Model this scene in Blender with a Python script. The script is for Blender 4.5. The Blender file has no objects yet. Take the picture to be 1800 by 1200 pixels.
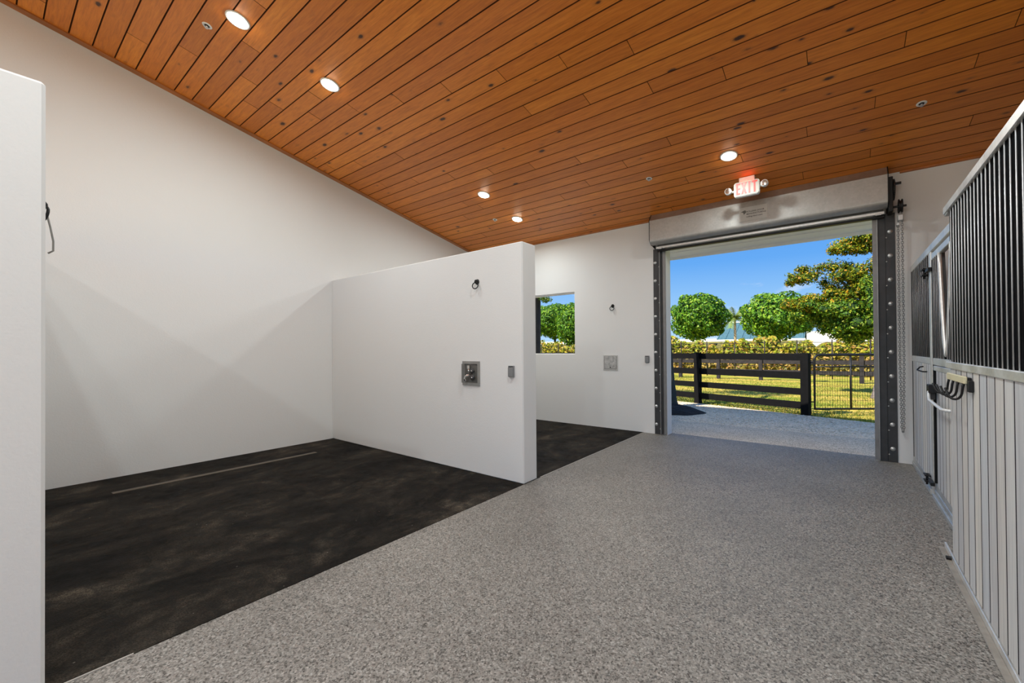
import bpy, bmesh, math, random
import numpy as np
from mathutils import Vector, Matrix

random.seed(7)
RNG = np.random.default_rng(11)
SC = bpy.context.scene
COL = SC.collection

# ------------------------------------------------------------------ camera
EYE = 1.4
yaw, pitch, roll = math.radians(36.0607), math.radians(0.4298), math.radians(-0.434)
fwd = Vector((-math.sin(yaw)*math.cos(pitch), math.cos(yaw)*math.cos(pitch), math.sin(pitch)))
rgt = Vector((math.cos(yaw), math.sin(yaw), 0))
upv = rgt.cross(fwd)
R_ = math.cos(roll)*rgt + math.sin(roll)*upv
U_ = -math.sin(roll)*rgt + math.cos(roll)*upv
cd = bpy.data.cameras.new('camera')
cd.sensor_width = 36.0
cd.lens = 719.3015/1800*36
cd.shift_x = -53.3083/1800
cd.shift_y = 8.0266/1800
cd.clip_start = 0.02
cd.clip_end = 500
cam = bpy.data.objects.new('camera', cd)
COL.objects.link(cam)
M3 = Matrix((R_, U_, -fwd)).transposed()
cam.matrix_world = Matrix.Translation((0, 0, EYE)) @ M3.to_4x4()
SC.camera = cam

# ------------------------------------------------------------------ light, exposure
SC.view_settings.view_transform = 'Standard'
SC.view_settings.look = 'None'
SC.view_settings.exposure = 0.0
SC.view_settings.gamma = 1.0
SC.view_settings.use_curve_mapping = False
LAMP_W = 20.5          # watts of each recessed light
AISLE_FILL_W = 68.0         # watts of the unseen aisle lights added as fill

wd = bpy.data.worlds.new('sky'); SC.world = wd; wd.use_nodes = True
wt = wd.node_tree; wt.nodes.clear()
def wn(t, **k):
    n = wt.nodes.new(t)
    for a, b in k.items(): setattr(n, a, b)
    return n
tc = wn('ShaderNodeTexCoord'); sep = wn('ShaderNodeSeparateXYZ'); rp = wn('ShaderNodeValToRGB')
wt.links.new(tc.outputs['Generated'], sep.inputs[0]); wt.links.new(sep.outputs[2], rp.inputs[0])
e = rp.color_ramp.elements
e[0].position = 0.0; e[0].color = (0.50, 0.75, 1.0, 1)
e[1].position = 0.75; e[1].color = (0.10, 0.32, 0.82, 1)
for p_, c_ in ((0.12, (0.27, 0.55, 0.96, 1)), (0.19, (0.135, 0.41, 0.92, 1)), (0.30, (0.09, 0.33, 0.87, 1))):
    q = rp.color_ramp.elements.new(p_); q.color = c_
mp = wn('ShaderNodeMapping'); mp.inputs['Scale'].default_value = (1, 1, 2.6); mp.inputs['Location'].default_value = (0.35, 0.1, 0.2)
ns = wn('ShaderNodeTexNoise'); ns.inputs['Scale'].default_value = 5.5; ns.inputs['Detail'].default_value = 7; ns.inputs['Roughness'].default_value = 0.55
cr = wn('ShaderNodeValToRGB'); cr.color_ramp.elements[0].position = 0.55; cr.color_ramp.elements[1].position = 0.72
cr.color_ramp.elements[0].color = (0, 0, 0, 1); cr.color_ramp.elements[1].color = (0.85, 0.85, 0.85, 1)
mx = wn('ShaderNodeMix', data_type='RGBA'); bg = wn('ShaderNodeBackground'); wo = wn('ShaderNodeOutputWorld')
wt.links.new(tc.outputs['Generated'], mp.inputs[0]); wt.links.new(mp.outputs[0], ns.inputs['Vector'])
wt.links.new(ns.outputs['Fac'], cr.inputs[0]); wt.links.new(cr.outputs[0], mx.inputs[0])
wt.links.new(rp.outputs[0], mx.inputs[6]); mx.inputs[7].default_value = (0.95, 0.96, 1.0, 1)
wt.links.new(mx.outputs[2], bg.inputs[0]); bg.inputs[1].default_value = 1.0
wt.links.new(bg.outputs[0], wo.inputs[0])

sl = bpy.data.lights.new('sun', 'SUN'); sl.energy = 8.0; sl.angle = math.radians(0.6); sl.color = (1.0, 0.93, 0.80)
sun = bpy.data.objects.new('sun', sl); COL.objects.link(sun)
sun.rotation_euler = Vector((0.50, 0.80, -0.92)).to_track_quat('-Z', 'Y').to_euler()
sun.location = (-20, -30, 40)

def portal(loc, sx, sy, d):
    l = bpy.data.lights.new('daylight_portal', 'AREA'); l.shape = 'RECTANGLE'; l.size = sx; l.size_y = sy
    l.cycles.is_portal = True
    o = bpy.data.objects.new('daylight_portal', l); COL.objects.link(o); o.location = loc
    o.rotation_euler = Vector(d).to_track_quat('-Z', 'Z').to_euler()
portal((-0.96, 6.75, 1.51), 2.6, 3.0, (0, -1, 0))
portal((-4.62, 6.75, 1.88), 1.27, 1.17, (0, -1, 0))
portal((-1.08, -4.93, 2.05), 10.2, 4.1, (0, 1, 0))

# ------------------------------------------------------------------ geometry helpers
ORG = {}
class MB:
    def __init__(s): s.V = []; s.F = []; s.S = []
    def add(s, vs, fs, smooth=False):
        b = len(s.V); s.V += [tuple(v) for v in vs]; s.F += [tuple(i+b for i in f) for f in fs]; s.S += [smooth]*len(fs); return s
    def box(s, x0, x1, y0, y1, z0, z1, b=0.0):
        x0, x1 = sorted((x0, x1)); y0, y1 = sorted((y0, y1)); z0, z1 = sorted((z0, z1))
        if b <= 0:
            vs = [(x, y, z) for x in (x0, x1) for y in (y0, y1) for z in (z0, z1)]
            return s.add(vs, [(0, 1, 3, 2), (4, 6, 7, 5), (0, 4, 5, 1), (2, 3, 7, 6), (0, 2, 6, 4), (1, 5, 7, 3)])
        bm = bmesh.new(); bmesh.ops.create_cube(bm, size=1)
        for v in bm.verts: v.co = Vector(((x0+x1)/2+v.co.x*(x1-x0), (y0+y1)/2+v.co.y*(y1-y0), (z0+z1)/2+v.co.z*(z1-z0)))
        bmesh.ops.bevel(bm, geom=bm.edges[:], offset=b, segments=1, affect='EDGES')
        bm.verts.index_update(); s.add([v.co[:] for v in bm.verts], [[v.index for v in f.verts] for f in bm.faces]); bm.free(); return s
    def prism(s, poly, axis, a0, a1):
        n = len(poly)
        def P(p, a):
            if axis == 'x': return (a, p[0], p[1])
            if axis == 'y': return (p[0], a, p[1])
            return (p[0], p[1], a)
        vs = [P(p, a0) for p in poly]+[P(p, a1) for p in poly]
        fs = [tuple(range(n)), tuple(range(2*n-1, n-1, -1))]+[(i, i+n, (i+1) % n+n, (i+1) % n) for i in range(n)]
        return s.add(vs, fs)
    def tube(s, path, r, n=8, closed=False, caps=True, flat=None):
        path = [Vector(p) for p in path]; m = len(path); rs = r if isinstance(r, (list, tuple)) else [r]*m
        vs = []; ref = None
        for i, p in enumerate(path):
            a = path[(i-1) % m] if (i > 0 or closed) else p; c = path[(i+1) % m] if (i < m-1 or closed) else p
            t = (c-a).normalized()
            if ref is None:
                ref = Vector((0, 0, 1)) if abs(t.z) < 0.9 else Vector((0, 1, 0))
            u = (ref-t*ref.dot(t))
            if u.length < 1e-6: u = t.orthogonal()
            u.normalize(); w = t.cross(u); ref = u
            for k in range(n):
                an = 2*math.pi*k/n
                f1, f2 = (1, 1) if flat is None else flat
                vs.append(p+u*math.cos(an)*rs[i]*f1+w*math.sin(an)*rs[i]*f2)
        fs = []
        for i in range(m if closed else m-1):
            j = (i+1) % m
            for k in range(n): fs.append((i*n+k, i*n+(k+1) % n, j*n+(k+1) % n, j*n+k))
        s.add(vs, fs, True)
        if caps and not closed:
            b = len(s.V)-m*n
            s.F += [tuple(b+k for k in range(n-1, -1, -1)), tuple(b+(m-1)*n+k for k in range(n))]; s.S += [False, False]
        return s
    def torus(s, c, ax, R, r, n=20, m=8):
        ax = Vector(ax).normalized(); u = ax.orthogonal().normalized(); w = ax.cross(u)
        return s.tube([Vector(c)+u*math.cos(2*math.pi*i/n)*R+w*math.sin(2*math.pi*i/n)*R for i in range(n)], r, m, closed=True)
    def lathe(s, prof, c, ax, n=24, smooth=True):
        ax = Vector(ax).normalized(); u = ax.orthogonal().normalized(); w = ax.cross(u); c = Vector(c); vs = []; fs = []
        for (r, h) in prof:
            for k in range(n):
                a = 2*math.pi*k/n; vs.append(c+ax*h+(u*math.cos(a)+w*math.sin(a))*max(r, 1e-5))
        for i in range(len(prof)-1):
            for k in range(n): fs.append((i*n+k, i*n+(k+1) % n, (i+1)*n+(k+1) % n, (i+1)*n+k))
        return s.add(vs, fs, smooth)
    def ball(s, c, r, n=16, m=10):
        rx, ry, rz = r if isinstance(r, (tuple, list)) else (r, r, r); vs = []; fs = []
        for i in range(m+1):
            t = math.pi*i/m
            for k in range(n):
                a = 2*math.pi*k/n; vs.append((c[0]+rx*math.sin(t)*math.cos(a), c[1]+ry*math.sin(t)*math.sin(a), c[2]+rz*math.cos(t)))
        for i in range(m):
            for k in range(n): fs.append((i*n+k, (i+1)*n+k, (i+1)*n+(k+1) % n, i*n+(k+1) % n))
        return s.add(vs, fs, True)
    def mesh(s, name, org=(0, 0, 0)):
        me = bpy.data.meshes.new(name)
        me.from_pydata([(v[0]-org[0], v[1]-org[1], v[2]-org[2]) for v in s.V], [], s.F)
        me.polygons.foreach_set('use_smooth', s.S)
        bm = bmesh.new(); bm.from_mesh(me)
        bmesh.ops.remove_doubles(bm, verts=bm.verts[:], dist=2e-6)
        bmesh.ops.recalc_face_normals(bm, faces=bm.faces[:]); bm.to_mesh(me); bm.free()
        return me
    def build(s, name, mat, parent=None, org=None):
        o_ = ORG[parent.name] if parent is not None else (org or (0, 0, 0))
        return link(name, s.mesh(name, o_), mat, parent, o_)
def link(name, me, mat, parent=None, org=(0, 0, 0)):
    if mat is not None and not me.materials: me.materials.append(mat)
    o = bpy.data.objects.new(name, me); COL.objects.link(o)
    if parent is not None: o.parent = parent
    else: o.location = org
    ORG[o.name] = tuple(org)
    return o
def inst(name, me, parent, loc):
    """a part that shares its mesh with alike parts; loc in world space"""
    o = bpy.data.objects.new(name, me); COL.objects.link(o); o.parent = parent
    p = ORG[parent.name]; o.location = (loc[0]-p[0], loc[1]-p[1], loc[2]-p[2]); ORG[o.name] = tuple(loc); return o
def tag(o, label, cat, group=None, kind=None):
    if label: o['label'] = label
    if cat: o['category'] = cat
    if group: o['group'] = group
    if kind: o['kind'] = kind
    return o
def thing(name, loc, label, cat, group=None):
    o = bpy.data.objects.new(name, None); COL.objects.link(o); o.location = loc; o.empty_display_size = 0.1
    ORG[o.name] = tuple(loc); return tag(o, label, cat, group)
def struct(o, label=None):
    o['kind'] = 'structure'
    if label: o['label'] = label
    return o
def copy_thing(o, loc, label):
    c = o.copy(); COL.objects.link(c); c.location = loc; c['label'] = label; ORG[c.name] = tuple(loc)
    def rec(a, b):
        for ch in list(a.children):
            d = ch.copy(); COL.objects.link(d); d.parent = b; rec(ch, d)
    rec(o, c); return c
def text_mb(txt, size, x, y, z, depth=0.002, sx=1.0, align='CENTER', bold=0.0):
    """lettering standing in the XZ plane, read from -Y"""
    cu = bpy.data.curves.new('t', 'FONT'); cu.body = txt; cu.size = size; cu.extrude = depth; cu.align_x = align; cu.align_y = 'CENTER'; cu.offset = bold
    cu.resolution_u = 3
    o = bpy.data.objects.new('t', cu); COL.objects.link(o)
    bpy.context.view_layer.update()
    me = o.evaluated_get(bpy.context.evaluated_depsgraph_get()).to_mesh()
    mb = MB(); mb.add([(x+v.co.x*sx, y-v.co.z, z+v.co.y) for v in me.vertices], [tuple(p.vertices) for p in me.polygons])
    bpy.data.objects.remove(o, do_unlink=True); bpy.data.curves.remove(cu)
    return mb

# ------------------------------------------------------------------ materials
class NT:
    def __init__(s, name):
        s.m = bpy.data.materials.new(name); s.m.use_nodes = True; s.t = s.m.node_tree
        s.b = s.t.nodes['Principled BSDF']; s.o = s.t.nodes['Material Output']
    def n(s, typ, ins=None, **k):
        n = s.t.nodes.new(typ)
        for a, b in k.items(): setattr(n, a, b)
        for a, v in (ins or {}).items(): s.set(n.inputs[a], v)
        return n
    def set(s, sock, v):
        if isinstance(v, bpy.types.NodeSocket): s.t.links.new(v, sock)
        else: sock.default_value = v
    def coord(s, scale=(1, 1, 1), kind='Object', offset=None):
        c = s.n('ShaderNodeTexCoord').outputs[kind] if kind != 'World' else s.n('ShaderNodeNewGeometry').outputs['Position']
        if offset is not None: c = s.n('ShaderNodeVectorMath', {0: c, 1: offset}, operation='ADD').outputs[0]
        return s.n('ShaderNodeMapping', {'Vector': c, 'Scale': scale}).outputs[0]
    def noise(s, v, scale, detail=4, rough=.55, dist=0):
        return s.n('ShaderNodeTexNoise', {'Vector': v, 'Scale': scale, 'Detail': detail, 'Roughness': rough, 'Distortion': dist}).outputs['Fac']
    def ramp(s, f, stops):
        r = s.n('ShaderNodeValToRGB', {0: f}); el = r.color_ramp.elements
        while len(el) < len(stops): el.new(0.5)
        for e_, (p, c) in zip(el, stops):
            e_.position = p; e_.color = (c, c, c, 1) if isinstance(c, (int, float)) else (*c, 1)
        return r.outputs[0]
    def mix(s, f, a, b, mode='MIX'):
        n = s.n('ShaderNodeMix', data_type='RGBA', blend_type=mode)
        s.set(n.inputs[0], f)
        for i, v in ((6, a), (7, b)): s.set(n.inputs[i], (*v, 1) if isinstance(v, tuple) and len(v) == 3 else v)
        return n.outputs[2]
    def math(s, op, a, b=0.0, c=None):
        n = s.n('ShaderNodeMath', {0: a, 1: b}, operation=op)
        if c is not None: s.set(n.inputs[2], c)
        return n.outputs[0]
    def bump(s, h, strength=.3, dist=.01):
        b = s.n('ShaderNodeBump', {'Height': h, 'Strength': strength, 'Distance': dist}); s.set(s.b.inputs['Normal'], b.outputs[0])
    def base(s, c, rough=.5, metal=0.0, spec=None):
        s.set(s.b.inputs['Base Color'], (*c, 1) if isinstance(c, tuple) else c)
        s.set(s.b.inputs['Roughness'], rough); s.set(s.b.inputs['Metallic'], metal)
        if spec is not None: s.set(s.b.inputs['Specular IOR Level'], spec)
        return s.m
def simple(name, col, rough=.5, metal=0.0, var=.12, scale=9.0, bump=0.0, bscale=120.0, stretch=(1, 1, 1), spec=None):
    m = NT(name); v = m.coord(stretch, 'World')
    f = m.noise(v, scale, 5, .6)
    lo = tuple(max(0, c*(1-var)) for c in col); hi = tuple(min(1, c*(1+var)) for c in col)
    m.base(m.ramp(f, [(.3, lo), (.7, hi)]), rough, metal, spec)
    if bump: m.bump(m.noise(v, bscale, 3, .6), bump, .004)
    return m.m
def emitter(name, col, strength):
    m = NT(name); v = m.coord((1, 1, 1), 'Object'); f = m.noise(v, 30, 1)
    c = m.ramp(f, [(0, col), (1, tuple(min(1, q*1.02) for q in col))])
    m.base(col, .4); m.set(m.b.inputs['Emission Color'], c); m.set(m.b.inputs['Emission Strength'], strength); return m.m

def plaster(name, col=(.80, .795, .78)):
    m = NT(name); v = m.coord((1, 1, 1), 'World')
    a = m.noise(v, 1.3, 5, .6); b = m.noise(v, 70, 3, .6); c = m.noise(v, 9, 5, .6)
    m.base(m.mix(m.math('MULTIPLY', a, .6), col, tuple(q*.965 for q in col)), .85, 0, .25)
    m.bump(m.math('ADD', b, m.math('MULTIPLY', c, .8)), .16, .006); return m.m
M_WALL = plaster('white_plaster')
M_JAMB = plaster('white_painted_trim', (.93, .92, .88))

def wood_ceiling():
    m = NT('stained_cypress_planks')
    rnd = m.n('ShaderNodeObjectInfo').outputs['Random']
    off = m.n('ShaderNodeCombineXYZ', {0: m.math('MULTIPLY', rnd, 37.0), 1: m.math('MULTIPLY', rnd, 91.0), 2: m.math('MULTIPLY', rnd, 13.0)}).outputs[0]
    v = m.coord((1, 1, 1), 'World', off)
    grain = m.noise(m.coord((2.2, 26, 26), 'World', off), 1.6, 7, .62, .6)
    fine = m.noise(m.coord((5, 120, 120), 'World', off), 2.0, 4, .6)
    base = m.ramp(grain, [(.28, (.50, .130, .012)), (.5, (.72, .215, .022)), (.74, (.88, .315, .038))])
    base = m.mix(.35, base, m.ramp(fine, [(.3, (.58, .16, .016)), (.7, (.88, .29, .035))]))
    tint = m.ramp(rnd, [(0, (.86, .83, .85)), (.25, (1.06, 1.06, 1.05)), (.5, (.95, .93, .98)), (.75, (1.13, 1.20, 1.22)), (1, (1.0, .97, .98))])
    col = m.mix(1.0, base, tint, 'MULTIPLY')
    # knots: sparse voronoi cells stretched along the board
    kv = m.coord((3.0, 6.5, 6.5), 'World', off)
    vo = m.n('ShaderNodeTexVoronoi', {'Vector': kv, 'Scale': 1.15, 'Randomness': 1.0})
    cellr = m.n('ShaderNodeSeparateColor', {0: vo.outputs['Color']})
    rad = m.math('MULTIPLY_ADD', m.math('MAXIMUM', m.math('SUBTRACT', cellr.outputs[0], .40), 0.0), .27, 0.0)
    d = m.math('ADD', vo.outputs['Distance'], m.math('MULTIPLY', m.math('SUBTRACT', m.noise(v, 22, 4), .5), .13))
    kn = m.math('SUBTRACT', 1.0, m.n('ShaderNodeMapRange', {'Value': m.math('SUBTRACT', d, rad), 'From Min': -.035, 'From Max': .03}).outputs[0])
    ring = m.math('SUBTRACT', 1.0, m.n('ShaderNodeMapRange', {'Value': m.math('SUBTRACT', d, rad), 'From Min': .0, 'From Max': .14}).outputs[0])
    has = m.math('GREATER_THAN', cellr.outputs[0], .40)
    col = m.mix(m.math('MULTIPLY', m.math('MULTIPLY', ring, has), .40), col, (.34, .10, .025))
    col = m.mix(m.math('MULTIPLY', m.math('MULTIPLY', kn, has), .92), col, (.035, .014, .008))
    m.base(col, m.ramp(grain, [(.2, .34), (.8, .46)]), 0, .45)
    m.bump(grain, .10, .004); return m.m
M_WOOD = wood_ceiling()
M_GROOVE = simple('dark_deck_joint_shade', (.085, .026, .009), .8, spec=.1)  # backing deck, and plank edges coloured dark to stand for groove shade
M_TRIMWOOD = simple('stained_trim_wood', (.46, .155, .036), .4, 0, .25, 6, .1, 60, (1, .3, 1))

def pebble_floor():
    m = NT('exposed_rubber_aggregate'); v = m.coord((1, 1, 1), 'World')
    vo = m.n('ShaderNodeTexVoronoi', {'Vector': v, 'Scale': 125.0}); r = m.n('ShaderNodeSeparateColor', {0: vo.outputs['Color']}).outputs[0]
    vo2 = m.n('ShaderNodeTexVoronoi', {'Vector': v, 'Scale': 190.0}); r2 = m.n('ShaderNodeSeparateColor', {0: vo2.outputs['Color']}).outputs[0]
    c1 = m.ramp(r, [(0, (.035, .030, .025)), (.20, (.07, .062, .052)), (.30, (.265, .243, .213)), (.75, (.34, .314, .277)), (1, (.62, .585, .53))])
    c2 = m.ramp(r2, [(0, (.05, .044, .037)), (.28, (.10, .09, .078)), (.36, (.30, .275, .243)), (1, (.40, .37, .33))])
    c = m.mix(.40, c1, c2)
    big = m.ramp(m.noise(v, .9, 5, .6), [(.3, .69), (.7, .90)])
    c = m.mix(1.0, c, big, 'MULTIPLY')
    scuff = m.ramp(m.noise(m.coord((3, 1.2, 1), 'World'), 3.1, 8, .7, .5), [(.69, 0), (.78, .38)])
    c = m.mix(scuff, c, (.52, .50, .46))
    m.base(c, m.ramp(r, [(0, .45), (1, .7)]), 0, .4); m.bump(m.math('ADD', r, m.math('MULTIPLY', r2, .5)), .35, .004); return m.m
M_FLOOR = pebble_floor()
def mat_floor():
    m = NT('black_rubber_paver'); v = m.coord((1, 1, 1), 'World')
    n1 = m.noise(m.coord((1, .75, 1), 'World'), 1.7, 9, .72, .5); n2 = m.noise(v, 7, 8, .72, .4); n3 = m.noise(v, 160, 2, .6)
    dust = m.math('MULTIPLY', m.math('MULTIPLY', m.ramp(n1, [(.42, .04), (.54, .35), (.68, 1.0)]), m.ramp(n2, [(.38, .10), (.62, 1.0)])), m.ramp(n3, [(.35, .35), (.65, 1.0)]))
    c = m.mix(dust, (.0046, .0034, .0024), (.15, .122, .09))
    blk = m.ramp(m.noise(v, 1.7, 6, .6, .3), [(.36, .75), (.50, 0)])
    c = m.mix(blk, c, (.0022, .0018, .0014))
    c = m.mix(m.ramp(n3, [(.3, .35), (.6, 0)]), c, (.004, .0035, .003))
    sp = m.ramp(m.n('ShaderNodeTexVoronoi', {'Vector': v, 'Scale': 9.0}).outputs['Distance'], [(.030, .6), (.045, 0)])
    c = m.mix(sp, c, (.22, .2, .17))
    m.base(c, m.ramp(n2, [(.3, .6), (.7, .9)]), 0, .12); m.bump(m.math('ADD', n3, m.math('MULTIPLY', n2, 1.2)), .4, .006); return m.m
M_MAT = mat_floor()
def stall_boards():
    m = NT('grey_washed_boards'); rnd = m.n('ShaderNodeObjectInfo').outputs['Random']
    off = m.n('ShaderNodeCombineXYZ', {0: m.math('MULTIPLY', rnd, 17.0), 1: m.math('MULTIPLY', rnd, 31.0), 2: m.math('MULTIPLY', rnd, 7.0)}).outputs[0]
    g = m.noise(m.coord((30, 30, 1.3), 'World', off), 1.5, 7, .65, .4); f = m.noise(m.coord((160, 160, 4), 'World', off), 1.5, 4, .6)
    c = m.ramp(g, [(.25, (.44, .432, .435)), (.5, (.66, .648, .63)), (.75, (.82, .80, .755))])
    c = m.mix(.3, c, m.ramp(f, [(.3, (.48, .472, .472)), (.7, (.80, .785, .745))]))
    tint = m.ramp(rnd, [(0, (.66, .69, .76)), (.25, (1.0, .97, .93)), (.45, (.80, .82, .87)), (.65, (1.08, 1.04, .97)), (.85, (.88, .92, .98)), (1, (1.0, .93, .84))])
    m.base(m.mix(1.0, c, tint, 'MULTIPLY'), .55, 0, .4); m.bump(g, .15, .003); return m.m
M_BOARD = stall_boards()
def galv(name, col, rough):
    m = NT(name); v = m.coord((1, 1, 1), 'World')
    vo = m.n('ShaderNodeTexVoronoi', {'Vector': v, 'Scale': 45.0}); r = m.n('ShaderNodeSeparateColor', {0: vo.outputs['Color']}).outputs[0]
    n = m.noise(v, 5, 6, .6)
    c = m.mix(.25, m.ramp(n, [(.3, tuple(q*.82 for q in col)), (.7, tuple(min(1, q*1.1) for q in col))]), m.ramp(r, [(0, tuple(q*.75 for q in col)), (1, tuple(min(1, q*1.15) for q in col))]))
    m.base(c, m.ramp(n, [(.3, rough*.85), (.7, rough*1.2)]), .75); return m.m
M_GALV = galv('galvanised_steel', (.62, .63, .62), .42)
M_HOOD = galv('dull_galvanised_sheet', (.50, .49, .47), .5)
M_BAR = simple('bar_highlight_silver', (.66, .66, .66), .42, .35, .1)  # thin bright rods stand for the lit edges of thicker bars
M_RAIL = galv('bright_rail_steel', (.84, .83, .80), .42)
M_TRACK = simple('charcoal_track_steel', (.055, .056, .058), .5, .3, .2, 6, .05)
M_BLACK = simple('black_paint', (.009, .009, .010), .45, 0, .3, spec=.35)
M_GUIDE = simple('grey_guide_metal', (.27, .265, .26), .5, .5, .12)
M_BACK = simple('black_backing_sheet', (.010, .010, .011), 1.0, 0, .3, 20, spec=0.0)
M_CHAIN = simple('zinc_chain', (.36, .36, .36), .38, .9, .1)
M_WHITE = simple('white_enamel', (.82, .81, .78), .4, 0, .03)
M_GREYPL = simple('grey_outlet_cover', (.24, .245, .25), .5, .2, .06)
M_STEEL = galv('brushed_stainless', (.52, .51, .49), .32)
M_BOX = simple('dull_box_steel', (.30, .295, .28), .5, .2, .12)
M_CHROME = simple('chrome', (.72, .72, .72), .14, 1.0, .05)
M_JOINT = simple('board_joint_shade', (.03, .025, .03), .9, 0, .3, spec=.05)  # dark colour stands for the shade in deep board joints
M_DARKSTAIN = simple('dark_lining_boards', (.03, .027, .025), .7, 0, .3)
M_FENCE = simple('black_fence_paint', (.004, .0039, .0045), .75, 0, .35, 14, .2, 40, spec=.15)
M_FARFENCE = simple('weathered_fence_boards', (.045, .040, .042), .8, 0, .3, 8, spec=.1)
M_DRAIN = simple('pale_drain_cover', (.115, .092, .068), .7, 0, .2, 30, .3)

# ------------------------------------------------------------------ room constants
XL, YD, ZC, SLP = -6.563, 6.515, 3.50, 0.2069
XF = -2.665                      # aisle / wash-bay floor joint
XR = 4.40
YR, ZR = -1.5, 3.50+0.2069*(6.515+1.5)
YB = -4.70
def cz(y): return ZC+SLP*(YD-y) if y >= YR else ZR-SLP*(YR-y)

# ------------------------------------------------------------------ setting
fl = MB(); fl.box(XF, 0.95, YB-.2, YD+.20, -0.12, 0.0); fl.box(0.95, XR, YB, YD, -0.12, -0.002)
floor = struct(fl.build('floor', M_FLOOR), 'grey speckled rubber aggregate aisle floor')
def apron_mat():  # paler than the aisle floor: brighter outdoor daylight put into the colour
    m = NT('apron_painted_daylight'); v = m.coord((1, 1, 1), 'World')
    vo = m.n('ShaderNodeTexVoronoi', {'Vector': v, 'Scale': 110.0}); q = m.n('ShaderNodeSeparateColor', {0: vo.outputs['Color']}).outputs[0]
    c = m.ramp(q, [(0, (.21, .165, .115)), (.3, (.56, .455, .335)), (1, (.86, .72, .555))])
    m.base(m.mix(1.0, c, m.ramp(m.noise(v, 1.5, 5), [(.3, .85), (.7, 1.05)]), 'MULTIPLY'), .8, 0, .3); m.bump(q, .3, .004); return m.m
ap = MB(); ap.box(XF, .95, YD+.20, 7.95, -.12, -.002)
struct(ap.build('floor_apron', apron_mat()), 'floor apron just outside the doorway, painted pale for daylight')
wf = MB(); wf.box(XL, XF, YB, YD, -0.12, 0.004)
struct(wf.build('floor_wash_bay', M_MAT), 'dark dusty rubber floor of the wash bays')
joint = MB(); joint.box(XF-0.002, XF+0.006, YB, .42, -0.05, 0.006)
joint.box(XF-0.002, XF+0.008, 3.60, YD-0.02, -0.05, 0.006)
struct(joint.build('trim_4', simple('pale_joint_strip', (.42, .39, .35), .7)), 'thin pale edging strip between the dark and grey floors')

wl = MB(); wl.prism([(YB, -.1), (YD, -.1), (YD, cz(YD)+.02), (YR, ZR+.02), (YB, cz(YB)+.02)], 'x', XL-.2, XL)
struct(wl.build('wall_left', M_WALL), 'tall white plastered wall behind the wash bays')
DX0, DX1, DZ = -2.262, 0.345, 3.02
WX0, WX1, WZ0, WZ1 = -5.26, -3.989, 1.2955, 2.466
wd_ = MB(); y0, y1, zt = YD, YD+.20, ZC+.06
wd_.box(XL-.2, WX0, y0, y1, -.1, zt); wd_.box(WX1, DX0, y0, y1, -.1, zt); wd_.box(DX1, XR+.2, y0, y1, -.1, zt)
wd_.box(WX0, WX1, y0, y1, -.1, WZ0); wd_.box(WX0, WX1, y0, y1, WZ1, zt); wd_.box(DX0, DX1, y0, y1, DZ, zt)
struct(wd_.build('wall_far', M_WALL), 'white plastered end wall around the rolling door')
wb = MB(); wb.box(XL-.2, XL+.4, YB-.2, YB, -.1, cz(YB)+.1); wb.box(XR-.4, XR+.2, YB-.2, YB, -.1, cz(YB)+.1); wb.box(XL+.4, XR-.4, YB-.2, YB, 4.1, cz(YB)+.1)  # unseen rear opening made wide to let in fill daylight
struct(wb.build('wall_near', M_WALL), 'white end wall with a bay opened wide for fill daylight, unseen behind the viewpoint')
wr = MB(); wr.prism([(YB, -.1), (YD, -.1), (YD, cz(YD)+.02), (YR, ZR+.02), (YB, cz(YB)+.02)], 'x', XR, XR+.2)
struct(wr.build('wall_right', M_WALL), 'white wall at the back of the horse stalls')
XE, ZP = -2.661, 2.526
def partition(name, ya, yb, label):
    mb = MB(); mb.box(XL, XE, ya, yb, 0, ZP, .012); return struct(mb.build(name, M_WALL), label)
partition('wall_partition', 3.309, 3.544, 'white half-height partition between the two wash bays')
partition('wall_partition_near', -0.076, 0.159, 'end of the nearest white half-height partition at the left edge')

# ceiling: backing deck, individual planks, wall trims
ck = MB(); T = .03
for ya, yb in ((YD+.0, YR), (YR, YB)):
    ck.prism([(ya, cz(ya)+.019), (yb, cz(yb)+.019), (yb, cz(yb)+.15), (ya, cz(ya)+.15)], 'x', XL-.2, XR+.2)
ck.prism([(YD, cz(YD)+.06), (7.35, cz(7.35)+.06), (7.35, cz(7.35)+.15), (YD, cz(YD)+.15)], 'x', XL-.6, XR+.6)
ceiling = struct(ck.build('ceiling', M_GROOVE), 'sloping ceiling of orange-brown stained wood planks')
PW, DYR = 0.16746*math.sqrt(1+SLP**2), 0.16746
JN = {4: [-5.86], 7: [-4.22], 8: [-4.84], 9: [-5.40], 10: [-5.85], 13: [-5.29], 14: [-4.69], 15: [-4.05], 16: [-3.42], 17: [-2.77], 18: [-2.13], 19: [-1.51],
      20: [-2.83], 21: [-5.92, -2.16], 22: [-5.31, -1.52], 23: [-4.67, -.86], 24: [-4.03, -.21], 25: [-3.41, .46], 26: [-2.77, 1.12],
      27: [-1.62], 28: [-4.90, -2.26, .96], 29: [-5.43, -2.92, .30], 30: [-3.46, -.27], 31: [-4.13, -.95], 32: [-1.66], 33: [-2.18, 1.08],
      34: [-2.90, .30], 35: [-3.56, -.36]}
cs, sn = 1/math.sqrt(1+SLP**2), SLP/math.sqrt(1+SLP**2)
XW = 2.6
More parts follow.
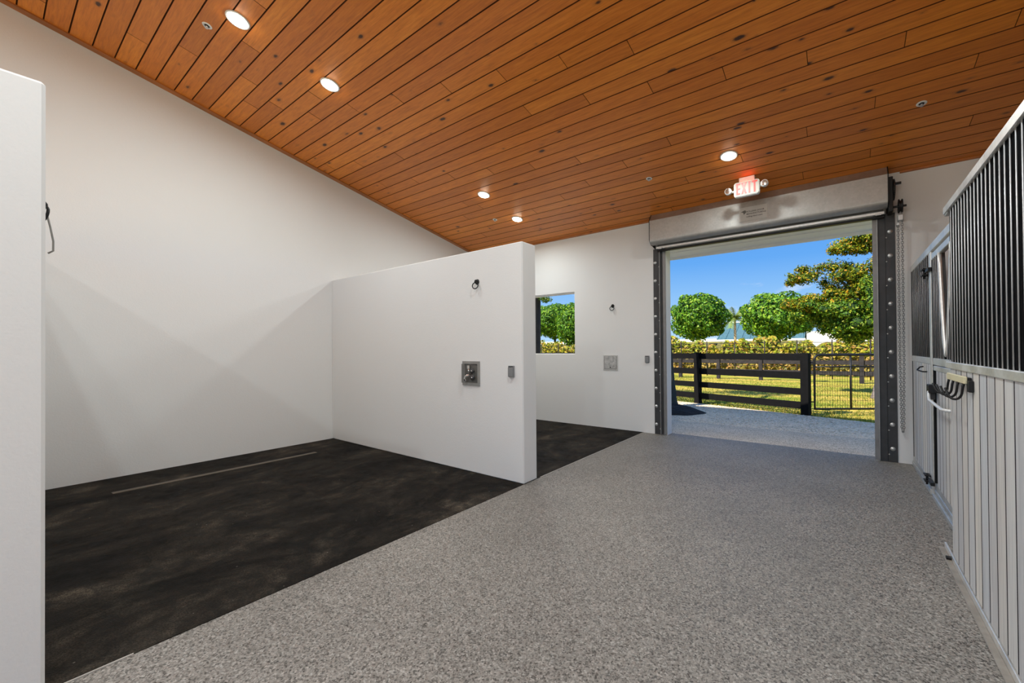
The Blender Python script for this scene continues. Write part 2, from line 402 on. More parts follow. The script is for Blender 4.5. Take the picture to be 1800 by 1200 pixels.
for i in range(-1, 38):
    yc = .256+DYR*(i+.18)
    ya, yb = yc-DYR/2, min(yc+DYR/2, YD-.002)
    if ya >= YD-.02: continue
    js = list(JN.get(i, [XL+.4+((i*0.637) % 3.2)]))
    while min(js) > XL+3.7: js.append(min(js)-3.55+.1*math.sin(i*3.1))
    while max(js) < XW-3.9: js.append(max(js)+3.7+.15*math.sin(i*1.7))
    xs_ = [XL+.001]+sorted(j for j in js if XL+.15 < j < XW-.2)+[XW]
    g, ch, th = .0020, .0036, .018
    for a, b in zip(xs_[:-1], xs_[1:]):
        # section runs along the slope: u from ya to yb, depth above the ceiling plane
        dz = random.uniform(-.0008, .0008)
        def Pt(y, h): return (y, cz(y)+h)
        sec = [Pt(ya+g, ch+dz), Pt(ya+g+ch, dz), Pt(yb-g-ch, dz), Pt(yb-g, ch+dz), Pt(yb-g, th), Pt(ya+g, th)]
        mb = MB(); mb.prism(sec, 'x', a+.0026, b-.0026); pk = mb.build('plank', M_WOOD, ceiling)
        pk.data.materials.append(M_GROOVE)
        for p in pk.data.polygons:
            if p.normal.dot(Vector((0, -sn, -cs))) < .98: p.material_index = 1  # every face but the underside takes the painted groove shade
rest = MB()
rest.prism([(YD-.002, cz(YD)), (.0, cz(0)), (.0, cz(0)+.018), (YD-.002, cz(YD)+.018)], 'x', XW+.003, XR)
for ya, yb in ((.256+DYR*(-1.32)-.002, YR), (YR, YB)):
    rest.prism([(ya, cz(ya)), (yb, cz(yb)), (yb, cz(yb)+.018), (ya, cz(ya)+.018)], 'x', XL, XR if yb == YB or True else XW)
rest.build('ceiling_boarding', M_WOOD, ceiling)
t1 = MB(); t1.prism([(YD, cz(YD)-.016), (YR, ZR-.016), (YR, ZR), (YD, cz(YD))], 'x', XL, XL+.085)
struct(t1.build('trim_1', M_TRIMWOOD), 'stained wood batten along the left wall and ceiling')
t2 = MB()
t2.prism([(YD-.022, cz(YD-.022)), (YD-.022, cz(YD)-.016), (YD, cz(YD)-.02), (YD, cz(YD))], 'x', XL+.085, -2.46)
t2.prism([(YD-.022, cz(YD-.022)), (YD-.022, cz(YD)-.016), (YD, cz(YD)-.02), (YD, cz(YD))], 'x', .60, XR)
struct(t2.build('trim_2', M_TRIMWOOD), 'thin stained wood batten along the end wall and ceiling')

# window: white frame lining the opening
w1 = struct(MB().box(WX0, WX1, YD+.02, YD+.17, WZ0, WZ0+.018, .003).build('window_1', M_JAMB), 'unglazed square window opening in the end wall')
for nm, bx in (('window_head', (WX0, WX1, YD+.02, YD+.17, WZ1-.018, WZ1)), ('window_jamb', (WX0, WX0+.018, YD+.02, YD+.17, WZ0+.018, WZ1-.018)), ('window_jamb', (WX1-.018, WX1, YD+.02, YD+.17, WZ0+.018, WZ1-.018))):
    MB().box(*bx, .003).build(nm, M_JAMB, w1)

# eave soffit outside the rolling door
sf = struct(MB().box(XL-.5, XR+.5, 7.30, 7.335, 2.98, cz(7.3)+.10).build('trim_3', M_JAMB), 'white boxed eave soffit above the doorway outside')
for k in range(3):
    a = YD+.205+k*.197
    MB().box(XL-.5, XR+.5, a+.002, a+.193, 3.022-.008*(k == 1), 3.04, .004).build('soffit_board', M_JAMB, sf)

# ------------------------------------------------------------------ rolling door (door_1)
HX0, HX1, HY = -2.43, 0.468, 6.25
d1 = bpy.data.objects.new('door_1', None); COL.objects.link(d1); d1.location = (-0.98, YD, 0); ORG[d1.name] = (-0.98, YD, 0)
struct(d1, 'open steel rolling door with galvanised hood and charcoal side tracks')
prof = [(HY, 3.100)]
hood_out = [(YD-.005, 3.485), (HY+.085, 3.53), (HY, 3.42), (HY, 3.115)]
for k in range(1, 7):
    a = math.radians(k*15); hood_out.append((HY+.07-.07*math.cos(a), 3.115-.065*math.sin(a)))
hood_out += [(HY+.13, 3.05)]
hood_in = [(y+.006*(1 if y < 6.45 else 0), z-.004 if z > 3.3 else z+.006) for y, z in hood_out][::-1]
hb = MB(); sec = hood_out; n_ = len(sec)
for j, xx in enumerate((HX0, HX1)): pass
vs = [(HX0, y, z) for y, z in sec]+[(HX1, y, z) for y, z in sec]+[(HX0, y+.004, z+.003) for y, z in sec]+[(HX1, y+.004, z+.003) for y, z in sec]
fs = [(i, i+1, n_+i+1, n_+i) for i in range(n_-1)]+[(2*n_+i, 3*n_+i, 3*n_+i+1, 2*n_+i+1) for i in range(n_-1)]
hb.add(vs, fs); hood = hb.build('hood', M_HOOD, d1)
for xx, w in ((HX0-.008, .008), (HX1, .010)):
    MB().prism([(YD-.004, 3.02), (HY+.13, 3.045)]+sec[:-1][::-1][0:0]+[(HY+.07, 3.048), (HY+.004, 3.10), (HY-.004, 3.12), (HY-.004, 3.425), (HY+.08, 3.535), (YD-.004, 3.485)], 'x', xx, xx+w).build('end_bracket', M_BLACK, d1)
# curtain roll and bottom bar
cu = MB(); cu.lathe([(.0, 0), (.15, 0), (.15, HX1-HX0-.04), (0, HX1-HX0-.04)], (HX0+.02, 6.42-.0, 3.245), (1, 0, 0), 28); cu.build('curtain_roll', M_HOOD, d1)
for k in range(2):
    MB().box(HX0+.06, HX1-.03, 6.425+.012*k, 6.437+.012*k, 3.0+.052*k, 3.05+.052*k, .003).build('curtain_slat', M_GUIDE, d1)
bb = MB(); bb.box(HX0+.05, HX1-.02, 6.395, 6.425, 2.995, 3.03, .004); bb.build('bottom_bar', M_RAIL, d1)
MB().box(HX0+.05, HX1-.02, 6.43, 6.50, 2.962, 2.992, .004).build('weather_seal', M_BLACK, d1)
MB().box(HX0+.09, HX0+.15, 6.38, 6.395, 2.985, 3.005, .002).build('bar_stop', M_GALV, d1)
MB().box(HX1-.11, HX1-.05, 6.38, 6.395, 2.985, 3.005, .002).build('bar_stop', M_GALV, d1)
bolt = MB(); bolt.lathe([(0, .010), (.013, .010), (.016, .006), (.024, .004), (.026, 0)], (0, 0, 0), (0, -1, 0), 12); bolt_me = bolt.mesh('bolt'); bolt_me.materials.append(M_GALV)
riv = MB(); riv.lathe([(0, .006), (.006, .005), (.009, 0)], (0, 0, 0), (0, -1, 0), 8); riv_me = riv.mesh('rivet'); riv_me.materials.append(M_GALV)
for side in ('L', 'R'):
    if side == 'L': fx0, fx1, gx0, gx1, bx, rx = -2.469, -2.357, -2.357, -2.262, -2.44, -2.375
    else: fx0, fx1, gx0, gx1, bx, rx = .384, .549, .330, .384, .502, .468
    tr = MB().box(fx0, fx1, YD-.012, YD-.002, .0, 3.02, .002).build('track', M_TRACK, d1)
    if side == 'L':
        MB().box(gx0, gx0+.012, YD-.060, YD, .01, 2.99, .002).build('guide_lip', M_GUIDE, tr)
        MB().box(gx0+.014, gx0+.040, YD-.030, YD+.0, .01, 2.99, .002).build('guide_channel', M_TRACK, tr)
        MB().box(gx0+.042, gx1-.004, YD-.020, YD+.0, .01, 2.99, .002).build('guide_angle', M_GUIDE, tr)
    else:
        MB().box(gx0+.004, gx1-.006, YD-.016, YD+.0, .01, 2.99, .002).build('guide_angle', M_GUIDE, tr)
        MB().box(gx1-.006, gx1-.001, YD-.030, YD, .01, 2.99, .001).build('guide_lip', M_GALV, tr)
        MB().box(.455, .459, YD-.0145, YD-.012, .01, 2.99).build('seam', M_BLACK, tr)
    zb = .16
    while zb < 2.95:
        inst('bolt', bolt_me, tr, (bx, YD-.012, zb)); inst('rivet', riv_me, tr, (rx, YD-.0125, max(.08, zb-.07))); zb += .293
# operator: plate with gear, shaft and hand-chain wheel
hp = MB().box(.478, .520, 6.30, 6.50, 2.99, 3.40, .004).build('head_plate', M_BLACK, d1)
gear = MB(); gear.lathe([(.02, 0), (.115, 0), (.115, .018), (.02, .018)], (.522, 6.385, 3.26), (1, 0, 0), 28, False)
for k in range(28):
    a = 2*math.pi*k/28; gear.box(.524, .538, 6.385+.118*math.cos(a)-.005, 6.385+.118*math.cos(a)+.005, 3.26+.118*math.sin(a)-.005, 3.26+.118*math.sin(a)+.005)
gear.build('gear_wheel', M_BLACK, hp)
MB().tube([(.52, 6.385, 3.33), (.60, 6.385, 3.33)], .016, 10).build('shaft_stub', M_TRACK, hp)
MB().tube([(.50, 6.39, 3.055), (.645, 6.39, 3.055)], .013, 10).build('wheel_axle', M_TRACK, hp)
wh = MB(); wh.lathe([(.0, 0), (.080, 0), (.084, .008), (.060, .020), (.084, .032), (.080, .040), (0, .040)], (.570, 6.39, 3.055), (1, 0, 0), 26); wh.build('chain_wheel', M_BLACK, hp)
MB().box(.565, .612, 6.33, 6.43, 2.875, 2.945, .006).build('chain_guide', M_GALV, hp)
MB().box(.555, .585, 6.40, 6.47, 2.835, 2.87, .004).build('chain_stop', M_GALV, hp)
# name sticker on the hood
PX0, PX1, PZ0, PZ1 = -1.125, -.775, 3.155, 3.345
M_STICK = simple('silver_sticker', (.66, .65, .62), .6, 0, .05)
st = MB().box(PX0, PX1, HY-.0045, HY-.0015, PZ0, PZ1, .001).build('sticker', M_STICK, d1)
M_INK = simple('dark_print', (.07, .065, .06), .6)
for k, (tx, sz, zz) in enumerate((('ROLLING DOOR', .030, 3.278), ('MANUFACTURING', .029, 3.245), ('rolling-door.com', .030, 3.210))):
    text_mb(tx, sz, -1.035+.003*(k < 2), HY-.0052, zz, .0006, .98, 'LEFT', .0004).build('print', M_INK, st)
lg = MB(); lg.prism([(-1.105, 3.283), (-1.065, 3.300), (-1.048, 3.303), (-1.036, 3.292), (-1.036, 3.272), (-1.066, 3.243), (-1.068, 3.262), (-1.078, 3.278)], 'y', HY-.0062, HY-.0046); lg.build('print', simple('grey_print', (.17, .165, .15), .6), st)
lg = MB(); lg.prism([(-1.108, 3.235), (-1.074, 3.245), (-1.072, 3.262), (-1.085, 3.275), (-1.108, 3.272)], 'y', HY-.0060, HY-.0046); lg.build('print', simple('pale_print', (.70, .69, .65), .5), st)

# hand chain loop
def link_ring(mb, c, ax, tdir):
    t = Vector(tdir); u = Vector(ax); n = 8
    pts = [Vector(c)+t*math.cos(2*math.pi*i/n)*.0185+u*math.sin(2*math.pi*i/n)*.0105 for i in range(n)]
    mb.tube(pts, .0036, 4, closed=True)
hc = MB(); k = 0
for xa, ya_ in ((.572, 6.445), (.602, 6.375)):
    z = 2.86 if xa < .58 else 2.99
    while z > .40:
        f = max(0, (1.2-z)/1.2)*.8
        x = xa+(.587-xa)*f; y = ya_+(6.41-ya_)*f
        link_ring(hc, (x, y, z), (1, 0, 0) if k % 2 else (0, 1, 0), (0, 0, 1)); z -= .0265; k += 1
for q in range(4): link_ring(hc, (.587, 6.395+.01*q, .392), (0, 0, 1) if q % 2 else (1, 0, 0), (0, 1, 0))
tag(hc.build('hand_chain', M_CHAIN), 'long zinc hand chain loop hanging beside the rolling door track', 'chain')

# ------------------------------------------------------------------ recessed lights, sprinklers, exit sign
SLA = math.atan(SLP)
NRM = Vector((0, -sn, -cs))      # downward normal of the front ceiling slope
M_LENS = emitter('lamp_lens', (1.0, .88, .68), 80.0)
def lamp(loc, label, down=NRM, watts=LAMP_W):
    t = thing('ceiling_light', loc, label, 'ceiling light', 'recessed ceiling lights')
    ring = MB(); ring.lathe([(.074, .000), (.076, .007), (.094, .007), (.099, .003), (.100, -.001)], loc, down, 32); ring.build('trim_ring', M_WHITE, t)
    can = MB(); can.lathe([(.100, -.0005), (.0, -.0008)], loc, down, 32); can.build('can', M_WHITE, t)
    ln = MB(); ln.lathe([(.074, .002), (.068, .014), (.050, .022), (.028, .026), (.0, .027)], loc, down, 28); ln.build('lens', M_LENS, t)
    l = bpy.data.lights.new('lamp', 'AREA'); l.shape = 'DISK'; l.size = .145; l.energy = watts; l.color = (.855, .965, 1.0); l.spread = math.radians(175)
    lo = bpy.data.objects.new('lamp', l); COL.objects.link(lo); lo.parent = t; lo.location = down*.031
    lo.rotation_euler = down.to_track_quat('-Z', 'Y').to_euler()
    return t
def on_ceiling(x, y): return (x, y, cz(y))
for x, y, lb in ((-4.60, 1.436, 'recessed ceiling light nearest the top left corner, above the near wash bay'),
                 (-4.585, 2.297, 'recessed ceiling light over the near wash bay, second from the left corner'),
                 (-4.575, 4.726, 'small-looking recessed ceiling light above the partition between the wash bays'),
                 (-4.585, 5.570, 'recessed ceiling light closest to the end wall over the far wash bay'),
                 (-1.075, 5.368, 'recessed ceiling light just in front of the exit sign'),
                 (-4.59, -1.10, 'added unseen fill light over the wash bay behind the nearest partition')):  # added out of view to help brighten the room
    lamp(on_ceiling(x, y), lb)
NB = Vector((0, sn, -cs))
for x, y, lb in ((-1.075, 2.0, 'added unseen aisle fill light high above and ahead of the viewpoint'),
                 (-1.075, -.60, 'added unseen aisle fill light above and just behind the viewpoint'),
                 (-1.075, -2.9, 'added unseen aisle fill light past the ridge behind the viewpoint')):
    lamp(on_ceiling(x, y), lb, NRM if y > YR else NB, AISLE_FILL_W)  # unseen lights added to brighten the aisle side

def sprinkler(loc, label):
    t = thing('sprinkler_head', loc, label, 'sprinkler', 'ceiling sprinkler heads')
    MB().lathe([(.0, .001), (.022, .001)], loc, NRM, 20).build('cup', M_BLACK, t); MB().lathe([(.022, .001), (.024, .006), (.036, .005), (.041, .0)], loc, NRM, 20).build('escutcheon', M_WHITE, t)
    p = Vector(loc); MB().tube([p, p+NRM*.014], .009, 8).build('body', M_CHROME, t)
    u = Vector((1, 0, 0)); MB().tube([p+NRM*.008+u*.009, p+NRM*.014+u*.014, p+NRM*.022+u*.004, p+NRM*.024, p+NRM*.022-u*.004, p+NRM*.014-u*.014, p+NRM*.008-u*.009], .003, 6).build('yoke', M_CHROME, t)
    MB().lathe([(0, .024), (.014, .025), (.014, .028), (0, .029)], loc, NRM, 12, False).build('deflector', M_GALV, t)
for x, y, lb in ((-4.961, 1.297, 'white sprinkler head beside the top left ceiling light'), (-4.98, 5.426, 'sprinkler head low on the ceiling above the far wash bay'),
                 (-2.10, 5.406, 'sprinkler head on the ceiling left of the exit sign'), (.659, 5.346, 'sprinkler head on the ceiling right of the rolling door hood')):
    sprinkler(on_ceiling(x, y), lb)

ex = thing('exit_sign', (-.963, 5.89, cz(5.89)), 'white lit EXIT sign with two round lamps under the ceiling', 'exit sign')
MB().box(-1.055, -.870, 5.865, 5.925, 3.545, cz(5.925)+.004, .004).build('canopy', M_WHITE, ex)
def rrect(x0, x1, z0, z1, r, n=5):
    P_ = []
    for cx, cz_, a0 in ((x1-r, z1-r, 0), (x0+r, z1-r, 90), (x0+r, z0+r, 180), (x1-r, z0+r, 270)):
        for k in range(n+1):
            a = math.radians(a0+90*k/n); P_.append((cx+r*math.cos(a), cz_+r*math.sin(a)))
    return P_
body = MB().prism(rrect(-1.115, -.812, 3.375, 3.565, .032), 'y', 5.855, 5.91).build('housing', M_WHITE, ex)
MB().prism(rrect(-1.108, -.819, 3.382, 3.558, .028), 'y', 5.848, 5.855).build('face_plate', simple('cream_sign_face', (.56, .53, .48), .6, 0, .03, spec=.2), ex)
EL = []
def stroke(x0, z0, x1, z1, w=.0125): EL.append([(x0-w, z0), (x0+w, z0), (x1+w, z1), (x1-w, z1)])
zb0, zb1 = 3.400, 3.548
for x0, kind in ((-1.062, 'E'), (-.992, 'X'), (-.928, 'I'), (-.868, 'T')):
    if kind in 'E': EL += [[(x0-.022, zb0), (x0, zb0), (x0, zb1), (x0-.022, zb1)]]+[[(x0, z_), (x0+.026, z_), (x0+.026, z_+.022), (x0, z_+.022)] for z_ in (zb0, zb0+.063, zb1-.022)]
    if kind == 'X': stroke(x0-.022, zb0, x0+.022, zb1); stroke(x0+.022, zb0, x0-.022, zb1)
    if kind == 'I': stroke(x0, zb0, x0, zb1, .0115)
    if kind == 'T': stroke(x0, zb0, x0, zb1-.022, .0115); EL.append([(x0-.032, zb1-.022), (x0+.032, zb1-.022), (x0+.032, zb1), (x0-.032, zb1)])
M_RED = emitter('red_exit_letters', (.85, .045, .03), .18)
for grp in (EL[:4], EL[4:6], EL[6:7], EL[7:]):
    mb = MB()
    for k_, poly in enumerate(grp): mb.prism(poly, 'y', 5.8462-.0003*k_, 5.8485)
    mb.build('letter', M_RED, ex)
MB().box(-1.03, -.88, 5.849, 5.862, 3.5645, 3.568).build('top_led', emitter('red_led', (1.0, .04, .02), 9), ex)
for xx, zz in ((-1.185, 3.475), (-.757, 3.487)):
    hd = MB(); hd.lathe([(0, .045), (.036, .043), (.045, .030), (.045, .0), (.030, -.015), (0, -.018)], (xx, 5.88, zz), (0, -1, 0), 20); ho = hd.build('lamp_head', M_WHITE, ex)
    MB().lathe([(.0, .0475), (.022, .047), (.034, .0455)], (xx, 5.88, zz), (0, -1, 0), 20).build('reflector', M_CHROME, ho)
    xn = -1.115 if xx < -1 else -.812
    MB().tube([(xn, 5.885, zz-.01), (xx, 5.885, zz-.01)], .014, 8).build('swivel', M_WHITE, ex)

# ------------------------------------------------------------------ wash bay fittings
def tie_ring(x, y, z, d, label):
    """d: +1 wall face looks to -Y, -1 wall face looks to +Y"""
    t = thing('tie_ring', (x, y, z), label, 'tie ring', 'tie rings on the wash bay walls')
    MB().lathe([(0, .008), (.028, .008), (.032, .0)], (x, y, z), (0, -d, 0), 16).build('base_plate', M_BLACK, t)
    MB().torus((x, y-d*.022, z), (1, 0, 0), .018, .006, 14, 6).build('eye', M_BLACK, t)
    MB().torus((x, y-d*.034, z-.045), (.25, -1, .15), .036, .006, 22, 6).build('ring', M_BLACK, t)
tie_ring(-3.313, 3.309, 2.165, 1, 'black iron tie ring on the partition above the recessed valve box')
tie_ring(-3.214, YD, 2.145, 1, 'black iron tie ring on the end wall right of the window')
tie_ring(-3.30, .159, 2.16, -1, 'tie ring peeking past the edge of the nearest partition')
cordpts = [(-3.30, .20, 2.12), (-3.30, .212, 2.05), (-3.30, .222, 1.98), (-3.305, .222, 1.93), (-3.31, .205, 1.915)]
tag(MB().tube(cordpts, .004, 6).build('cord', simple('grey_cord', (.3, .29, .27), .8)), 'short grey cord hanging below the ring at the nearest partition', 'cord')

def outlet(x0, x1, z0, z1, y, label):
    t = thing('outlet_cover', ((x0+x1)/2, y, z0), label, 'outlet cover', 'grey weatherproof outlet covers')
    MB().box(x0, x1, y-.018, y, z0, z1, .004).build('back_box', M_GREYPL, t)
    MB().box(x0+.004, x1-.004, y-.030, y-.018, z0+.004, z1-.016, .004).build('flap', M_GREYPL, t)
    MB().tube([(x0+.012, y-.024, z1-.010), (x1-.012, y-.024, z1-.010)], .006, 8).build('hinge', M_TRACK, t)
outlet(-2.848, -2.770, 1.108, 1.228, 3.309, 'grey outlet cover near the aisle end of the partition')
outlet(-2.628, -2.553, 1.163, 1.278, YD, 'grey outlet cover on the end wall beside the door track')

# open recessed valve box on the partition
vb = thing('valve_box', (-3.416, 3.309, .99), 'open steel wall box with chrome water valves set in the partition', 'valve box')
bx0, bx1, bz0, bz1, fy = -3.553, -3.279, .992, 1.268, 3.309
fr = MB()
for b_ in ((bx0, bx1, bz1-.030, bz1), (bx0, bx1, bz0, bz0+.030), (bx0, bx0+.030, bz0+.03, bz1-.03), (bx1-.030, bx1, bz0+.03, bz1-.03)): fr.box(b_[0], b_[1], fy-.012, fy-.001, b_[2], b_[3])
fr.build('face_frame', M_BOX, vb)
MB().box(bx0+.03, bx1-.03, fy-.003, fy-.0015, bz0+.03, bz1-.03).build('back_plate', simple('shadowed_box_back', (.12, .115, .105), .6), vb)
MB().box(bx0+.03, bx0+.036, fy-.055, fy-.002, bz0+.03, bz1-.03, .001).build('side_lip', M_BOX, vb)
cxs, czs = -3.416, 1.13
MB().tube([(cxs-.02, fy-.02, czs+.005), (cxs-.02, fy-.02, czs+.055)], .012, 10).build('pipe', M_CHROME, vb)
MB().box(cxs-.038, cxs-.004, fy-.035, fy-.01, czs+.05, czs+.092, .004).build('vacuum_breaker', M_CHROME, vb)
for dx, dz in ((.045, .028), (.05, -.045)):
    h_ = MB(); h_.lathe([(.008, .0), (.010, .025), (.030, .028), (.032, .036), (.012, .042), (0, .043)], (cxs+dx, fy-.004, czs+dz), (0, -1, 0), 14); ho = h_.build('valve_handle', M_TRACK, vb)
    MB().lathe([(0, .046), (.011, .045), (.012, .042)], (cxs+dx, fy-.004, czs+dz), (0, -1, 0), 10).build('handle_cap', M_CHROME, ho)
sp_ = MB(); sp_.tube([(cxs-.005, fy-.012, czs-.02), (cxs-.005, fy-.045, czs-.02), (cxs-.03, fy-.060, czs-.03), (cxs-.045, fy-.062, czs-.055), (cxs-.04, fy-.060, czs-.085)], [.014, .014, .013, .012, .014], 10); sp_.build('spout', M_CHROME, vb)
MB().tube([(cxs-.01, fy-.02, czs-.02), (cxs+.06, fy-.02, czs-.045)], .010, 8).build('pipe', M_CHROME, vb)

# closed valve box on the end wall
cb = thing('valve_box', (-3.263, YD, 1.019), 'closed square steel valve box door on the end wall below the window', 'valve box')
MB().box(-3.402, -3.125, YD-.008, YD-.001, 1.017, 1.287, .002).build('face_frame', simple('pale_box_frame', (.56, .55, .53), .45, .3, .1, 25), cb)
dr = MB().box(-3.378, -3.150, YD-.013, YD-.0085, 1.047, 1.263, .002).build('door', simple('scuffed_box_door', (.50, .49, .475), .4, .35, .35, 16), cb)
gp = MB()
for b_ in ((-3.382, -3.146, 1.2635, 1.2675), (-3.382, -3.146, 1.0425, 1.0465), (-3.382, -3.3785, 1.0465, 1.2635), (-3.1495, -3.146, 1.0465, 1.2635)): gp.box(b_[0], b_[1], YD-.010, YD-.0082, b_[2], b_[3])
gp.build('gap', M_TRACK, cb)
MB().lathe([(0, .010), (.010, .009), (.012, 0)], (-3.264, YD-.013, 1.072), (0, -1, 0), 12).build('lock', M_TRACK, dr)

# floor drain slot
ds = thing('drain_slot', (-5.835, 1.75, .004), 'narrow pale drain strip running along the dark wash bay floor', 'floor drain')
MB().box(-5.868, -5.808, .77, 2.72, .001, .009, .002).build('cover_strip', M_DRAIN, ds)
MB().box(-5.890, -5.868, .77, 2.72, .0, .006).build('slot_edge', M_BLACK, ds)

# ------------------------------------------------------------------ horse stalls
XS, XN = .683, .574
BARP = .0705
def bar_mesh(r, h, name='bar'):
    mb = MB(); mb.tube([(0, 0, 0), (0, 0, h)], r, 8); me = mb.mesh(name); me.materials.append(M_BAR); return me
def board_mesh(w, h, th=.022, ch=.0035):
    mb = MB(); mb.prism([(-.0, 0), (-th, ch), (-th, ch)][:0]+[(0, .003), (0, w-.003), (-th+ch, w-.003), (-th, w-.003-ch), (-th, .003+ch), (-th+ch, .003)], 'z', 0, h)
    me = mb.mesh('board'); me.materials.append(M_BOARD); me.materials.append(M_JOINT)
    for p in me.polygons:
        if p.normal.x > -.95 and abs(p.normal.z) < .5: p.material_index = 1  # chamfers and sides take the painted joint shade
    return me

# far stall front (fixed panel between the end wall and the swing door)
sfn = thing('stall_front', (XS, 5.80, 0), 'far grey board stall front with vertical bars next to the end wall', 'stall front')
MB().box(XS, XS+.05, 3.70, 6.47, 2.275, 2.345, .004).build('top_rail', M_RAIL, sfn)
MB().box(XS, XS+.05, 5.27, 6.47, 1.228, 1.292, .004).build('middle_rail', M_RAIL, sfn)
br = MB(); br.box(XS-.012, XS+.05, 5.27, 6.47, .0, .055, .004); br.box(XS, XS+.05, 5.27, 6.47, .055, .11, .004); br.build('bottom_rail', M_GALV, sfn)
MB().box(XS, XS+.05, 5.18, 5.27, 0, 2.275, .004).build('post', M_RAIL, sfn)
MB().box(XS+.003, XS+.05, 6.43, 6.50, 0, 2.34, .004).build('post', M_BLACK, sfn)
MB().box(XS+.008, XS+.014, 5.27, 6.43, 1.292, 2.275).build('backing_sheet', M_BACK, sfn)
bm_ = bar_mesh(.0019, .985)
y = 6.375
while y > 5.30: inst('bar', bm_, sfn, (XS+.004, y, 1.291)); y -= .088
bd = board_mesh(.128, 1.12); y = 5.272
jt = MB()
while y < 6.40: inst('board', bd, sfn, (XS+.026, y, .109)); jt.box(XS+.0055, XS+.024, y-.0025, y+.0025, .109, 1.229); y += .1288
jt.build('joint_shade_strips', M_JOINT, sfn)
MB().tube([(XS-.005, 5.62, 1.195), (XS-.03, 5.62, 1.19), (XS-.05, 5.62, 1.165), (XS-.055, 5.60, 1.16), (XS-.03, 5.48, 1.15), (XS, 5.46, 1.15)], .007, 6).build('blanket_hook', M_BLACK, sfn)

# swing door with V-shaped yoke
sd = thing('stall_door', (XS, 4.60, 0), 'grey board stall door with drop yoke and white latch bar', 'stall door')
DY0, DY1 = 3.98, 5.165
MB().box(XS+.004, XS+.046, DY0, DY1, 2.195, 2.252, .004).build('top_rail', M_RAIL, sd)
MB().box(XS+.004, XS+.046, DY0, DY1, 1.228, 1.292, .004).build('middle_rail', M_RAIL, sd)
MB().box(XS+.004, XS+.046, DY0, DY1-.02, 1.178, 1.222, .004).build('middle_rail', M_RAIL, sd)
kr = MB(); kr.box(XS-.012, XS+.05, DY0, DY1, 0, .045, .004); kr.box(XS+.004, XS+.046, DY0, DY1, .05, .085, .004); kr.box(XS+.010, XS+.046, DY0, DY1, .085, .145, .004); kr.build('bottom_rail', M_GALV, sd)
MB().box(XS+.004, XS+.046, DY1-.018, DY1, .145, 2.195, .003).build('stile', M_BLACK, sd)
MB().box(XS+.004, XS+.046, DY0, DY0+.03, .145, 2.195, .003).build('stile', M_RAIL, sd)
yk = []
for k in range(25):
    a = -1+2*k/24; zz = 1.322+(2.20-1.322)*abs(a)**1.55; yk.append((XS+.012, 4.598+.238*a*(1 if abs(a) > 0 else 0), zz))
MB().tube(yk, .015, 8).build('yoke', M_RAIL, sd)
lv = MB()
for i in range(len(yk)-1):
    a, b = yk[i], yk[i+1]
    lv.add([(XS+.012, a[1], a[2]), (XS+.046, a[1], a[2]), (XS+.046, b[1], b[2]), (XS+.012, b[1], b[2])], [(0, 1, 2, 3)])
lv.build('yoke_flange', M_TRACK, sd)
bd2 = bar_mesh(.0021, .905)
y = 5.085
while y > DY0+.04:
    d_ = abs(y-4.598)/.238
    if d_ >= 1.03: inst('bar', bd2, sd, (XS+.004, y, 1.291))
    else:
        zt_ = 1.322+(2.20-1.322)*d_**1.55
        if zt_ > 1.40:
            inst('bar', bar_mesh(.0029, zt_-1.291), sd, (XS+.004, y, 1.291))
    y -= BARP
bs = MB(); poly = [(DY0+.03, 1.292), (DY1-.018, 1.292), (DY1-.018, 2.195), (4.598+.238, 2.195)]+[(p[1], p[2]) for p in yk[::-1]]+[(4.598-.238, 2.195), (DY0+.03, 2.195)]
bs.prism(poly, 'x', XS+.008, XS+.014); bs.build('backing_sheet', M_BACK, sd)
bd3 = board_mesh(.128, 1.035); y = DY0+.03
jt = MB()
while y < DY1-.14: inst('board', bd3, sd, (XS+.030, y, .144)); jt.box(XS+.0095, XS+.026, y-.0025, y+.0025, .144, 1.179); y += .1288
jt.build('joint_shade_strips', M_JOINT, sd)
# latches and handle
for zc_, nm in ((2.105, 'upper_latch'), (.140, 'lower_latch')):
    lt = MB(); lt.box(XS-.030, XS-.001, 5.10, 5.24, zc_-.014, zc_+.016, .003); lt.box(XS-.045, XS-.001, 5.30, 5.40, zc_+.022, zc_+.034, .002); lt.box(XS-.045, XS-.001, 5.30, 5.40, zc_-.032, zc_-.020, .002)
    lt.tube([(XS-.025, 5.34, zc_-.06), (XS-.025, 5.34, zc_+.045)], .009, 8); lt.tube([(XS-.016, 5.12, zc_), (XS-.016, 5.42, zc_)], .008, 8); lt.build(nm, M_BLACK, sd)
MB().box(XS-.055, XS-.001, 4.94, 5.06, .985, 1.058, .005).build('latch_case', M_BLACK, sd)
MB().box(XS-.050, XS-.004, 4.985, 5.01, .925, .985, .004).build('latch_arm', M_TRACK, sd)
MB().tube([(XS-.048, 4.985, 1.00), (XS-.052, 4.97, .950), (XS-.054, 4.93, .925), (XS-.050, 4.42, .905), (XS-.030, 4.36, .905), (XS+.010, 4.34, .905)], .012, 8).build('latch_bar', simple('white_latch_bar', (.80, .81, .80), .35, .2, .05), sd)

